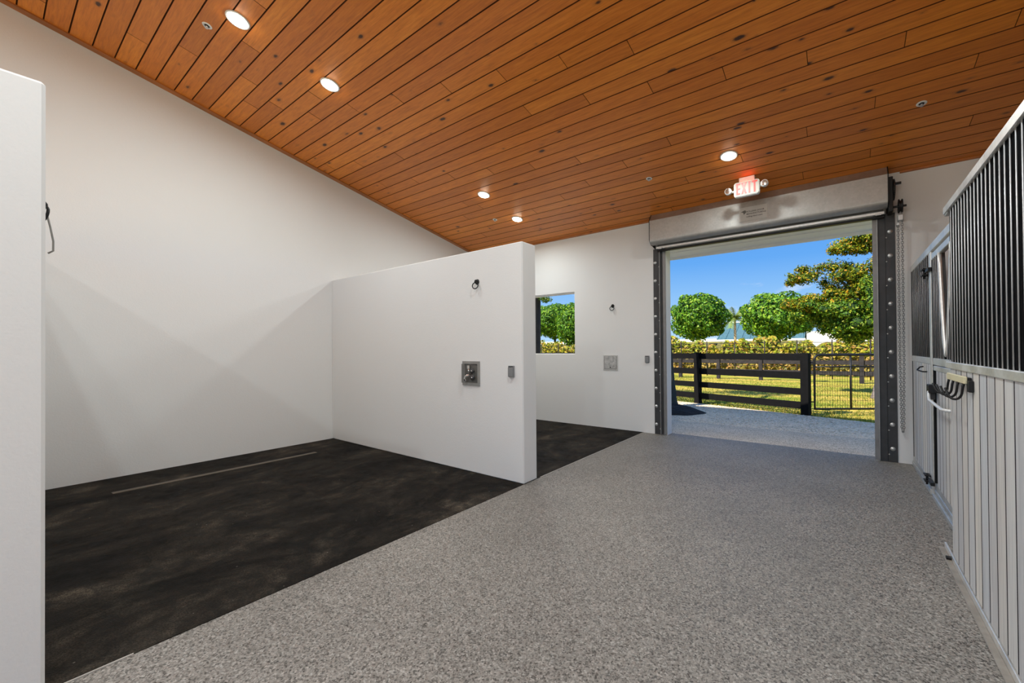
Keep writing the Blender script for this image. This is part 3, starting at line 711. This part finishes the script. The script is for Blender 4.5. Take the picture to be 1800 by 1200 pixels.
# near sliding stall door
nd = thing('sliding_stall_door', (XN, 2.2, 0), 'near sliding stall door of grey boards with silver bars above', 'stall door')
NY0, NY1 = .55, 3.705
tr_ = MB(); tr_.prism([(XN-.010, 2.275), (XN+.070, 2.275), (XN+.070, 2.335), (XN+.020, 2.335), (XN-.010, 2.318)], 'y', NY0-.3, 3.782); tr_.build('top_track', M_RAIL, nd)
MB().box(XN-.004, XN+.055, 3.70, 3.782, 2.262, 2.276, .002).build('track_stop', M_GALV, nd)
MB().box(XN-.006, XN+.045, NY0, 3.80, 1.254, 1.298, .004).build('middle_rail', M_RAIL, nd)
MB().box(XN+.001, XN+.045, NY1-.035, NY1, .055, 1.254, .003).build('end_stile', M_BOARD, nd)
MB().box(XN+.007, XN+.045, NY1-.030, NY1, 1.298, 2.275, .003).build('end_stile', M_BACK, nd)
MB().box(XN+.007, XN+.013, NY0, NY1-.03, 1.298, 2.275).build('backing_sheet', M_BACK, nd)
nb = bar_mesh(.0029, .978); y = 3.637
while y > NY0+.03: inst('bar', nb, nd, (XN+.003, y, 1.297)); y -= BARP
nbd = board_mesh(.1295, 1.199); y = 3.668-.1300
jt = MB(); k = 0
while y > NY0:
    inst('board', nbd, nd, (XN+.023, y, .055)); w_ = (.0022, .0042, .0016, .003)[k % 4]; jt.box(XN+.0025, XN+.021, y+.1295-w_, y+.1295+w_, .055, 1.254); y -= .1300; k += 1
jt.build('joint_shade_strips', M_JOINT, nd)
gr_ = thing('floor_guide_rail', (XN, 2.2, 0), 'low metal guide rail along the floor under the sliding stall door', 'guide rail')
MB().box(XN-.004, XN+.008, NY0-.3, 3.940, .0, .045, .003).build('upright', M_RAIL, gr_)
MB().box(XN-.035, XN-.004, NY0-.3, 3.935, .0, .010, .003).build('foot', simple('dusty_steel', (.33, .30, .26), .6, .4, .2), gr_)
MB().tube([(XN-.03, 3.72, .018), (XN+.03, 3.72, .022)], .014, 8).build('guide_roller', M_BLACK, gr_)
# bridle hooks
hk = thing('hook_rack', (XN, 3.36, 1.2), 'black four-prong tack hook with pale top plate on the near stall door', 'hook rack')
MB().box(XN-.020, XN, 3.115, 3.16, 1.150, 1.212, .003).build('mounting_plate', M_BLACK, hk)
hpz = MB(); hpz.box(XN-.032, XN-.018, 3.155, 3.60, 1.192, 1.232, .003); hpz.build('top_plate', simple('pale_yellow_plate', (.70, .64, .42), .5, 0, .08), hk)
MB().box(XN-.018, XN, 3.16, 3.60, 1.196, 1.226, .002).build('spine', M_BLACK, hk)
for k, yy in enumerate((3.19, 3.32, 3.45, 3.57)):
    ph = MB(); pts = [(XN-.024, yy, 1.205), (XN-.030, yy+.006, 1.17), (XN-.034, yy+.006, 1.135)]
    for q in range(1, 9):
        a = math.pi*q/8*.92; pts.append((XN-.055+.021*math.cos(a)-.006*q/8, yy+.006+.05*q/8, 1.135-.034*math.sin(a)))
    pts.append((XN-.090, yy+.075, 1.160)); ph.tube(pts, .0062, 7); ph.build('hook', M_BLACK, hk)

# stall interior lining seen through the yoke
ln = MB()
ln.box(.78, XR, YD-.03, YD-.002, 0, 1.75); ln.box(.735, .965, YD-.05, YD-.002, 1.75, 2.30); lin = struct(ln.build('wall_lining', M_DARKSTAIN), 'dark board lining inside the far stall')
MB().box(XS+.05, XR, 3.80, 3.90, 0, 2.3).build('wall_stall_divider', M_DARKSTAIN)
bpy.data.objects['wall_stall_divider']['kind'] = 'structure'

# ------------------------------------------------------------------ outdoors: ground
def ground_mat():
    m = NT('dry_lawn'); v = m.coord((1, 1, 1), 'World')
    a = m.noise(m.coord((.6, 1.2, 1), 'World'), .55, 6, .6, .4); b = m.noise(v, 14, 4, .7)
    c = m.ramp(a, [(.30, (.12, .215, .02)), (.44, (.36, .36, .045)), (.60, (.66, .48, .10))])
    c = m.mix(1.0, c, m.ramp(b, [(.3, .62), (.7, 1.2)]), 'MULTIPLY'); m.base(c, .9, 0, .1); m.bump(b, .5, .03); return m.m
M_LAWN = ground_mat()
g = MB(); g.add([(-140, -70, -.05), (140, -70, -.05), (140, 150, -.05), (-140, 150, -.05)], [(0, 1, 2, 3)])
struct(g.build('ground', M_LAWN), 'patchy green and straw-coloured lawn')
FD = Vector((-2.406, .729, 0)).normalized(); P1 = Vector((-.600, 10.262, 0))
def fence_y(x): return P1.y+(x-P1.x)*FD.y/FD.x
def gravel_mat():
    m = NT('grey_shell_gravel'); v = m.coord((1, 1, 1), 'World')
    vo = m.n('ShaderNodeTexVoronoi', {'Vector': v, 'Scale': 38.0}); r = m.n('ShaderNodeSeparateColor', {0: vo.outputs['Color']}).outputs[0]
    c = m.ramp(r, [(0, (.40, .30, .20)), (.4, (.78, .61, .42)), (1, (.97, .79, .58))]); c = m.mix(1.0, c, m.ramp(m.noise(v, 1.2, 5), [(.3, .85), (.7, 1.1)]), 'MULTIPLY')
    m.base(c, .9, 0, .2); m.bump(m.math('SUBTRACT', 1.0, vo.outputs['Distance']), .7, .02); return m.m
M_GRAVEL = gravel_mat()
gv = MB(); xa, xb = -14, 9
gv.add([(xa, YD+.21, -.03), (xb, YD+.21, -.03), (xb, max(fence_y(xb)-.06, 7.2), -.03), (2.2, fence_y(2.2)-.06, -.03), (xa, fence_y(xa)-.06, -.03)], [(0, 1, 2, 3, 4)])
gv.add([(-14, -16, -.03), (9, -16, -.03), (9, YB-.21, -.03), (-14, YB-.21, -.03)], [(0, 1, 2, 3)])  # unseen rear gravel, added to bounce sunlight into the room
struct(gv.build('ground_gravel', M_GRAVEL), 'pale grey gravel strip outside the doorway, plus unseen rear gravel added to bounce light')
# loose stones on the gravel
def scatter_mesh(name, P_, N_, S_, mat, asp=.5, fold=.25, spin=True):
    """diamond-shaped leaves or blades as one mesh; P centres, N facing, S sizes"""
    n = len(P_); N_ = N_/np.linalg.norm(N_, axis=1, keepdims=True)
    t = RNG.normal(size=(n, 3)); t -= (t*N_).sum(1, keepdims=True)*N_; t /= np.linalg.norm(t, axis=1, keepdims=True); b = np.cross(N_, t)
    S_ = S_[:, None]
    V = np.stack([P_-t*S_, P_+b*S_*asp+N_*S_*fold, P_+t*S_, P_-b*S_*asp+N_*S_*fold], 1).reshape(-1, 3)
    return quad_mesh(name, V, n, mat)
def quad_mesh(name, V, n, mat):
    me = bpy.data.meshes.new(name); me.vertices.add(4*n); me.vertices.foreach_set('co', V.astype(np.float32).ravel())
    me.loops.add(4*n); me.loops.foreach_set('vertex_index', np.arange(4*n, dtype=np.int32))
    me.polygons.add(n); me.polygons.foreach_set('loop_start', np.arange(0, 4*n, 4, dtype=np.int32)); me.polygons.foreach_set('loop_total', np.full(n, 4, np.int32))
    me.update(calc_edges=True); me.validate(); me.materials.append(mat); return me
oct_ = np.array([(1, 0, 0), (-1, 0, 0), (0, 1, 0), (0, -1, 0), (0, 0, 1), (0, 0, -1)], float)
of_ = [(0, 2, 4), (2, 1, 4), (1, 3, 4), (3, 0, 4), (2, 0, 5), (1, 2, 5), (3, 1, 5), (0, 3, 5)]
stn = MB()
for _ in range(2600):
    x = random.uniform(-3.6, 2.2); y = random.uniform(7.99, fence_y(x)-.1); s = random.uniform(.008, .024)
    if y < 7.99 or (x+3.13)**2+(y-9.2)**2 < .72: continue
    vv = oct_*np.array([s*random.uniform(.7, 1.3), s*random.uniform(.7, 1.3), s*.6]); a = random.uniform(0, 6.28)
    stn.add([(x+v[0]*math.cos(a)-v[1]*math.sin(a), y+v[0]*math.sin(a)+v[1]*math.cos(a), -.028+v[2]) for v in vv], of_)
tag(stn.build('gravel_stones', simple('pale_gravel_stones', (.74, .64, .53), .85, 0, .3, 60)), 'loose pale gravel stones outside the doorway', 'gravel', None, 'stuff')

def leaf_mat(name, stops, trans=.25):
    m = NT(name); r = m.n('ShaderNodeNewGeometry').outputs['Random Per Island']
    c = m.ramp(r, stops); m.base(c, .5, 0, .3)
    tr = m.n('ShaderNodeBsdfTranslucent', {'Color': c}); mx_ = m.n('ShaderNodeMixShader', {0: trans, 1: m.b.outputs[0], 2: tr.outputs[0]})
    m.t.links.new(mx_.outputs[0], m.o.inputs['Surface']); return m.m
M_GRASS = leaf_mat('grass_blades', [(0, (.05, .13, .012)), (.35, (.14, .23, .02)), (.6, (.36, .34, .05)), (1, (.62, .45, .11))])
n = 30000
gx = RNG.uniform(-7.5, 3.6, n); gy = np.array([fence_y(x) for x in gx])+.0+RNG.uniform(0, 1, n)**1.7*9.5
hgt = RNG.uniform(.02, .065, n); an = RNG.uniform(0, 6.28, n); w = .006
bx = np.stack([np.cos(an), np.sin(an), np.zeros(n)], 1)*w; base = np.stack([gx, gy, np.full(n, -.05)], 1); tip = base+np.stack([RNG.normal(0, .02, n), RNG.normal(0, .02, n), hgt], 1)
V = np.stack([base-bx, base+bx, tip+bx*.3, tip-bx*.3], 1).reshape(-1, 3)
tag(link('grass_blades', quad_mesh('grass_blades', V, n, M_GRASS), None), 'short yellow-green grass beyond the black fence', 'grass', None, 'stuff')

# ------------------------------------------------------------------ fences and gate
bf = thing('board_fence', (P1.x, P1.y, -.05), 'black four-rail board fence right outside the doorway', 'fence')
def obox(mb, a, b, hw, z0, z1):
    """upright board from a to b in plan, half thickness hw"""
    a = Vector((a[0], a[1], 0)); b = Vector((b[0], b[1], 0)); d = (b-a).normalized(); nrm = Vector((-d.y, d.x, 0))*hw
    vs = [p+Vector((0, 0, z)) for z in (z0, z1) for p in (a-nrm, b-nrm, b+nrm, a+nrm)]
    return mb.add(vs, [(0, 1, 2, 3), (7, 6, 5, 4), (0, 4, 5, 1), (1, 5, 6, 2), (2, 6, 7, 3), (3, 7, 4, 0)])
SPC = 2.515
posts = [P1+FD*SPC*k for k in range(0, 5)]
for k, p in enumerate(posts):
    hw = .075 if k == 0 else .070
    mb = MB(); obox(mb, p-FD*hw, p+FD*hw, hw, -.10, 1.275); mb.build('post', M_FENCE, bf)
for k in range(4):
    a, b = posts[k]+FD*.078, posts[k+1]-FD*.073
    for z0, z1 in ((1.115, 1.262), (.725, .872), (.383, .525), (.088, .238)):
        mb = MB(); obox(mb, a, b, .018, z0+random.uniform(-.004, .004), z1); mb.build('rail', M_FENCE, bf)
GD = Vector((.83, .56, 0)).normalized(); G0 = P1+Vector((.155, .03, 0))
gt = thing('paddock_gate', (G0.x, G0.y, 0), 'black tubular paddock gate with wire mesh beside the fence post', 'gate')
GL = 1.62
def gp_(s, z): return (G0.x+GD.x*s, G0.y+GD.y*s, z)
fr_ = [gp_(0, .105), gp_(0, 1.13)]+[gp_(.10-.10*math.cos(a), 1.13+.10*math.sin(a)) for a in (math.pi/8, math.pi/4, 3*math.pi/8, math.pi/2)]+[gp_(GL-.10+.10*math.sin(a), 1.13+.10*math.cos(a)) for a in (0, math.pi/8, math.pi/4, 3*math.pi/8, math.pi/2)]+[gp_(GL, .105)]
MB().tube(fr_, .025, 8, closed=True).build('frame', M_BLACK, gt)
MB().tube([gp_(.02, .985), gp_(GL-.02, .985)], .016, 8).build('cross_bar', M_BLACK, gt)
MB().tube([gp_(.74, .12), gp_(.74, 1.215)], .019, 8).build('upright', M_BLACK, gt)
ms = MB(); s = .06
while s < GL: ms.tube([gp_(s, .11), gp_(s, .98)], .0028, 4, caps=False); s += .051
z = .18
while z < .97: ms.tube([gp_(.01, z), gp_(GL-.01, z)], .0028, 4, caps=False); z += .10
tag(ms.build('wire_mesh', M_BLACK, gt), None, None, None, 'stuff')
for zz in (1.07, .25): MB().tube([tuple(P1+Vector((.06, .02, zz))), gp_(0, zz)], .012, 6).build('hinge', M_BLACK, gt)

ff = thing('rail_fence', (-2.9, 20.4, -.05), 'weathered dark rail fence across the far lawn', 'fence')
for k in range(-5, 4):
    x = -2.87+1.77*k
    MB().box(x-.075, x+.075, 20.35, 20.50, -.1, 1.10, .01).build('post', M_FARFENCE, ff)
    if k < 3:
        for z0, z1 in ((.68, .84), (.26, .42)): MB().box(x+.077, x+1.77-.077, 20.40, 20.45, z0, z1, .006).build('rail', M_FARFENCE, ff)
wfn = thing('wire_fence', (-12, 22.6, -.05), 'thin wire fence with slim posts in front of the hedge', 'fence')
for k in range(24):
    x = -24.6+1.35*k
    MB().tube([(x, 22.6, -.1), (x, 22.6, 1.74)], .028, 6).build('post', M_FARFENCE, wfn)
ww = MB()
for z in (.5, .8, 1.1, 1.40, 1.62): ww.tube([(-26, 22.6, z), (7, 22.6, z)], .012, 4)
ww.build('wire', M_FARFENCE, wfn)

# ------------------------------------------------------------------ planting
M_BARK = simple('dark_bark', (.045, .038, .03), .9, 0, .4, 12, .6, 30, (1, 1, .3))
M_PALEBARK = simple('pale_grey_bark', (.20, .17, .165), .85, 0, .35, 10, .5, 30, (1, 1, .3))
G_ROUND = leaf_mat('round_tree_leaves', [(0, (.025, .09, .006)), (.3, (.075, .21, .012)), (.7, (.17, .36, .02)), (.92, (.32, .50, .03)), (1, (.48, .56, .06))])
G_HEDGE = leaf_mat('hedge_leaves', [(0, (.11, .17, .012)), (.3, (.27, .34, .022)), (.6, (.50, .46, .035)), (.85, (.60, .42, .06)), (1, (.50, .26, .07))])
G_DRY = leaf_mat('dry_hedge_leaves', [(0, (.13, .14, .02)), (.4, (.38, .30, .05)), (.75, (.55, .36, .09)), (1, (.42, .20, .08))])
G_POIN = leaf_mat('olive_orange_leaves', [(0, (.035, .085, .008)), (.35, (.14, .22, .010)), (.65, (.30, .34, .016)), (.85, (.50, .34, .018)), (1, (.62, .27, .02))])
G_GREEN2 = leaf_mat('mid_green_leaves', [(0, (.018, .065, .005)), (.4, (.08, .20, .014)), (.75, (.20, .33, .025)), (1, (.46, .46, .04))])
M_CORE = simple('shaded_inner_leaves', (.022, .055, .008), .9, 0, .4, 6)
def crown(name, blobs, n, size, mat, parent, core=.80, coremat=None, fill=.35):
    Ps, Ns = [], []; wts = np.array([b[3]*b[5]+b[3]*b[4] for b in blobs]); wts = wts/wts.sum()
    cm = MB()
    for b, wgt in zip(blobs, wts):
        k = int(n*wgt); d = RNG.normal(size=(k, 3)); d /= np.linalg.norm(d, axis=1, keepdims=True)
        lump = 1+.07*np.sin(d[:, 0]*7+b[0])*np.sin(d[:, 1]*6+b[1])+.07*np.sin(d[:, 2]*8+d[:, 0]*5+b[2])
        rad = (1-fill*RNG.uniform(0, 1, k)**1.6)*lump
        Ps.append(np.array(b[:3])+d*rad[:, None]*np.array(b[3:6])); Ns.append(d+RNG.normal(0, .55, (k, 3))+np.array([0, 0, .25]))
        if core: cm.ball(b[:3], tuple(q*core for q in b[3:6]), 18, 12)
    P_ = np.concatenate(Ps); N_ = np.concatenate(Ns)
    o_ = ORG[parent.name]; me = scatter_mesh(name, P_-np.array(o_), N_, RNG.uniform(.65, 1.25, len(P_))*size, mat)
    co = link(name, me, None, parent, o_)
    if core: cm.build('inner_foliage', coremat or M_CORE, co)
    return co
def trunk(parent, base, top, r0, r1, limbs=(), mat=M_BARK, name='trunk'):
    mb = MB(); b, t = Vector(base), Vector(top)
    mb.tube([b+Vector((0, 0, -.1)), b+Vector((0, 0, .12)), b.lerp(t, .3)+Vector((.03, 0, 0)), b.lerp(t, .65), t], [r0*1.6, r0*1.15, r0, (r0+r1)/2, r1], 10)
    for e_ in limbs: mb.tube([t-Vector((0, 0, .12)), t.lerp(Vector(e_), .5)+Vector((0, 0, -.05)), Vector(e_)], [r1*.8, r1*.55, r1*.25], 7)
    return mb.build(name, mat, parent)
def round_tree(x, y, zc_, rx, rz, label, n=7500, size=.12, mat=G_ROUND):
    t = thing('round_tree', (x, y, -.05), label, 'tree', 'clipped round trees behind the hedge')
    crown('crown', [(x, y, zc_, rx, rx, rz)], n, size, mat, t)
    trunk(t, (x, y, -.05), (x, y, zc_-rz*.85), .13, .09, [(x-rx*.5, y, zc_-rz*.5), (x+rx*.5, y, zc_-rz*.5), (x+.1, y-rx*.4, zc_-rz*.5), (x-.25, y+rx*.4, zc_-rz*.5)])
round_tree(-8.08, 30, 3.62, 1.90, 1.66, 'round clipped green tree nearest the left door jamb')
round_tree(-3.15, 30, 3.45, 2.25, 1.45, 'round green tree in the middle of the doorway view, right of the palm')
round_tree(-20.45, 30, 3.92, 2.15, 1.46, 'rounded tree with bare forked stems in the middle of the window view', 8000)
round_tree(-16.85, 27.6, 3.30, 1.50, 1.75, 'bright green tree cut off by the right side of the window view', 5500)
round_tree(-26.6, 30, 3.2, 1.9, 1.6, 'round tree half hidden behind the dark trunk in the window', 4500)

hd = thing('hedge', (-9, 25.3, -.05), 'yellow-green leafy hedge across the back of the lawn', 'hedge')
n = 26000
hx = RNG.uniform(-32, 12, n); top = 1.75+.18*np.sin(hx*1.3)+.12*np.sin(hx*3.7+1)+.10*np.sin(hx*8.1)
hz = -.05+(top+.05)*RNG.uniform(0, 1, n)**.75; hy = 25.3+RNG.uniform(-.65, .5, n)*(1-.35*hz/2)
low = hz < .95
o_ = np.array(ORG[hd.name])
for nm, sel, mt in (('upper_foliage', ~low, G_HEDGE), ('lower_foliage', low, G_DRY)):
    P_ = np.stack([hx, hy, hz], 1)[sel]; N_ = RNG.normal(0, .6, P_.shape)+np.array([0, -.8, .5])
    link(nm, scatter_mesh(nm, P_-o_, N_, RNG.uniform(.07, .14, len(P_)), mt), None, hd, tuple(o_))
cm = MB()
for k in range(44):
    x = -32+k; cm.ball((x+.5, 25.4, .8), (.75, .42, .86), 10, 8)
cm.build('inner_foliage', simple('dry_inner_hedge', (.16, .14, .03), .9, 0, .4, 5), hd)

# big spreading tree on the right
bt = thing('spreading_tree', (.95, 14.9, -.05), 'spreading olive and orange-leaved tree on the right of the doorway view', 'tree')
B1 = [(.30, 15.0, 4.52, .62, .6, .22), (.95, 15.1, 4.62, .7, .7, .25), (.05, 14.9, 4.28, .40, .5, .13), (.75, 15.0, 4.30, .5, .5, .18),
      (-1.10, 14.7, 3.50, .27, .35, .15), (-.62, 14.8, 3.62, .48, .5, .26), (-.05, 14.9, 3.58, .55, .6, .32), (.50, 15.0, 3.36, .62, .6, .34), (1.2, 15.0, 3.5, .7, .7, .4)]
def clump(bl, k=9):
    out = []
    for b in bl:
        for _ in range(k):
            f = random.uniform(.36, .66); out.append((b[0]+random.uniform(-.75, .75)*b[3], b[1]+random.uniform(-.6, .6)*b[4], b[2]+random.uniform(-.9, .8)*b[5], b[3]*f, b[4]*f, b[5]*random.uniform(.45, .8)))
    return out
B1, B1o = clump(B1), B1
crown('upper_crown', B1, 15000, .040, G_POIN, bt, core=.45, fill=.6)
B2 = [(-1.02, 14.9, 2.78, .50, .5, .26), (-.45, 14.8, 2.82, .55, .5, .26), (.25, 14.9, 2.95, .65, .6, .30), (.85, 15.0, 2.85, .6, .6, .35)]
B2 = clump(B2)
crown('middle_crown', B2, 10000, .042, G_POIN, bt, core=.5, fill=.55)
B3 = [(-.78, 14.9, 2.36, .48, .5, .22), (-.15, 14.9, 2.32, .62, .55, .38), (.55, 14.95, 2.35, .70, .6, .42), (-.12, 15.2, 1.95, .42, .4, .24), (.55, 15.1, 1.85, .60, .5, .26), (1.2, 15, 2.3, .6, .6, .5), (.25, 14.35, 2.55, .60, .3, .30), (.75, 14.3, 2.35, .5, .3, .40), (-.35, 14.4, 2.50, .5, .3, .22), (.85, 14.35, 2.95, .45, .3, .3)]
B3 = clump(B3)
crown('lower_crown', B3, 19000, .044, G_GREEN2, bt, core=.55, fill=.55)
trunk(bt, (.88, 14.75, -.05), (1.1, 15.0, 2.2), .16, .11, [(.3, 15.1, 2.6), (-.5, 15.0, 2.8), (.5, 15.1, 3.3), (1.0, 15.1, 4.3), (-.1, 15.0, 3.5), (1.6, 15, 3.4)], M_PALEBARK)

# palm between the round trees
pm = thing('palm_tree', (-8.62, 45, -.05), 'small palm standing between the two round trees', 'palm tree')
MB().tube([(-8.62, 45, -.1), (-8.58, 45, 1.5), (-8.62, 45, 4.45)], [.17, .12, .12], 8).build('trunk', simple('palm_bark', (.33, .25, .15), .9, 0, .2, 8), pm)
G_PALM = simple('palm_fronds', (.20, .27, .04), .6, 0, .35, 3)
for k in range(16):
    a = 2*math.pi*k/16+.2*(k % 3); el = (.9, .45, -.1)[k % 3]; fr_ = MB(); prev = None; L = 2.45
    pts = []
    for q in range(7):
        s = q/6; pts.append(Vector((-8.62+math.cos(a)*math.cos(el)*L*s, 45+math.sin(a)*math.cos(el)*L*s, 4.45+math.sin(el)*L*s+.25*s-1.2*s*s)))
    fr_.tube(pts, .015, 4)
    side = Vector((-math.sin(a), math.cos(a), 0))
    for q in range(1, 7):
        for sg in (-1, 1):
            for h_ in (0, .5):
                p = pts[q-1].lerp(pts[q], h_); tip = p+side*sg*.38+Vector((math.cos(a)*.18, math.sin(a)*.18, -.28)); dv = (pts[q]-pts[q-1])*.24
                fr_.add([p-dv, p+dv, tip], [(0, 1, 2)])
    fr_.build('frond', G_PALM, pm)

# leaning trunk and mulch mound by the left jamb
yt = thing('young_tree', (-3.40, 9.95, -.05), 'leaning slim tree trunk just outside the left door jamb', 'tree')
mb = MB(); mb.tube([(-3.36, 9.92, -.1), (-3.37, 9.92, .10), (-3.40, 9.93, .6), (-3.45, 9.94, 1.4), (-3.50, 9.95, 2.3), (-3.75, 10.0, 3.4), (-4.15, 10.05, 4.4)], [.23, .165, .135, .12, .115, .09, .06], 12)
mb.build('trunk', simple('mossy_bark', (.055, .058, .045), .9, 0, .4, 9, .6, 30), yt)
crown('crown', [(-4.7, 10.3, 4.9, .9, .8, .5), (-5.2, 10.4, 4.6, .7, .7, .4)], 1500, .07, G_GREEN2, yt, core=0, fill=.7)
mu = MB(); nr, na = 9, 26; vs = []; fs = []
for i in range(nr+1):
    for k in range(na):
        r = .68*i/nr; a = 2*math.pi*k/na; rr = r*(1+.10*math.sin(3*a+1)+.06*math.sin(7*a)); h_ = .17*math.cos(min(1, i/nr)*math.pi/2)**.8+random.uniform(-.012, .012)*(i < nr)
        vs.append((-3.13+rr*1.0*math.cos(a), 9.20+rr*.95*math.sin(a), -.034+max(0, h_)))
for i in range(nr):
    for k in range(na): fs.append((i*na+k, (i+1)*na+k, (i+1)*na+(k+1) % na, i*na+(k+1) % na))
mu.add(vs, fs, False)
tag(mu.build('mulch_mound', simple('dark_mulch', (.018, .015, .014), .95, 0, .6, 30, .9, 60)), 'low mound of dark mulch at the foot of the leaning trunk', 'mulch')

# dark trunk seen at the left side of the window
st_ = thing('shade_tree', (-6.86, 9.0, -.05), 'dark upright tree trunk at the left side of the window view', 'tree')
mb = MB(); mb.tube([(-6.88, 9.0, -.1), (-6.87, 9.0, .2), (-6.82, 9.0, 1.4), (-6.80, 9.0, 2.8), (-6.75, 9.0, 4.2)], [.26, .19, .17, .165, .14], 12); mb.build('trunk', M_BARK, st_)
mb = MB(); mb.tube([(-6.80, 9.0, 2.9), (-6.6, 8.98, 2.86), (-6.30, 8.95, 2.70)], [.03, .02, .008], 6); mb.build('branch', M_BARK, st_)
crown('leaf_spray', [(-6.38, 8.97, 2.72, .20, .12, .075), (-6.52, 8.98, 2.80, .2, .15, .07)], 260, .035, G_GREEN2, st_, core=0, fill=.8)
crown('crown', [(-6.9, 9.1, 5.0, 1.0, .8, .55), (-7.7, 9.3, 4.8, .8, .8, .4)], 1600, .07, G_GREEN2, st_, core=0, fill=.7)

# house beyond the trees
hs = thing('house', (-9, 58, -.05), 'long low white house with teal metal roof behind the palm', 'house')
MB().box(-42, -3.2, 58, 66, -.1, 2.35).build('wall', simple('white_house_wall', (.80, .78, .76), .8, 0, .04), hs)
MB().box(-3.2, 12, 57.4, 66, -.1, 3.25).build('annex', bpy.data.materials['white_house_wall'], hs)
M_TEAL = simple('teal_metal_roof', (.10, .20, .22), .4, .2, .25, 4)
rf = MB(); rf.prism([(57.2, 2.45), (57.2, 2.30), (62, 4.75), (66.8, 2.30), (66.8, 2.45), (62, 4.95)], 'x', -13.2, -3.4); ro = rf.build('roof', M_TEAL, hs)
MB().box(-42.7, -3.3, 57.1, 57.2, 2.22, 2.46).build('fascia', M_JAMB, hs)
MB().box(-42.7, -13.2, 57.2, 66, 2.35, 2.62).build('flat_roof', bpy.data.materials['white_house_wall'], hs)
MB().prism([(61.7, 4.86), (62, 5.02), (62.3, 4.86)], 'x', -13.3, -3.3).build('ridge_cap', M_JAMB, ro)
for k in range(11): MB().prism([(57.2, 2.46), (57.2, 2.52), (62, 5.01), (62, 4.95)], 'x', -13.1+k*.95, -13.1+k*.95+.06).build('roof_seam', M_TEAL, ro)
M_PANE = simple('dark_pane', (.03, .04, .05), .15)
for x in (-38, -33, -28, -23, -18, -13.8, -9.9, -6.6): MB().box(x-.5, x+.5, 57.95, 57.998, 1.0, 2.0).build('window', M_PANE, hs)
for x in (-12.4, -9.6, -6.8, -4.0): MB().box(x-.09, x+.09, 57.3, 57.48, -.1, 2.24).build('porch_post', M_JAMB, hs)
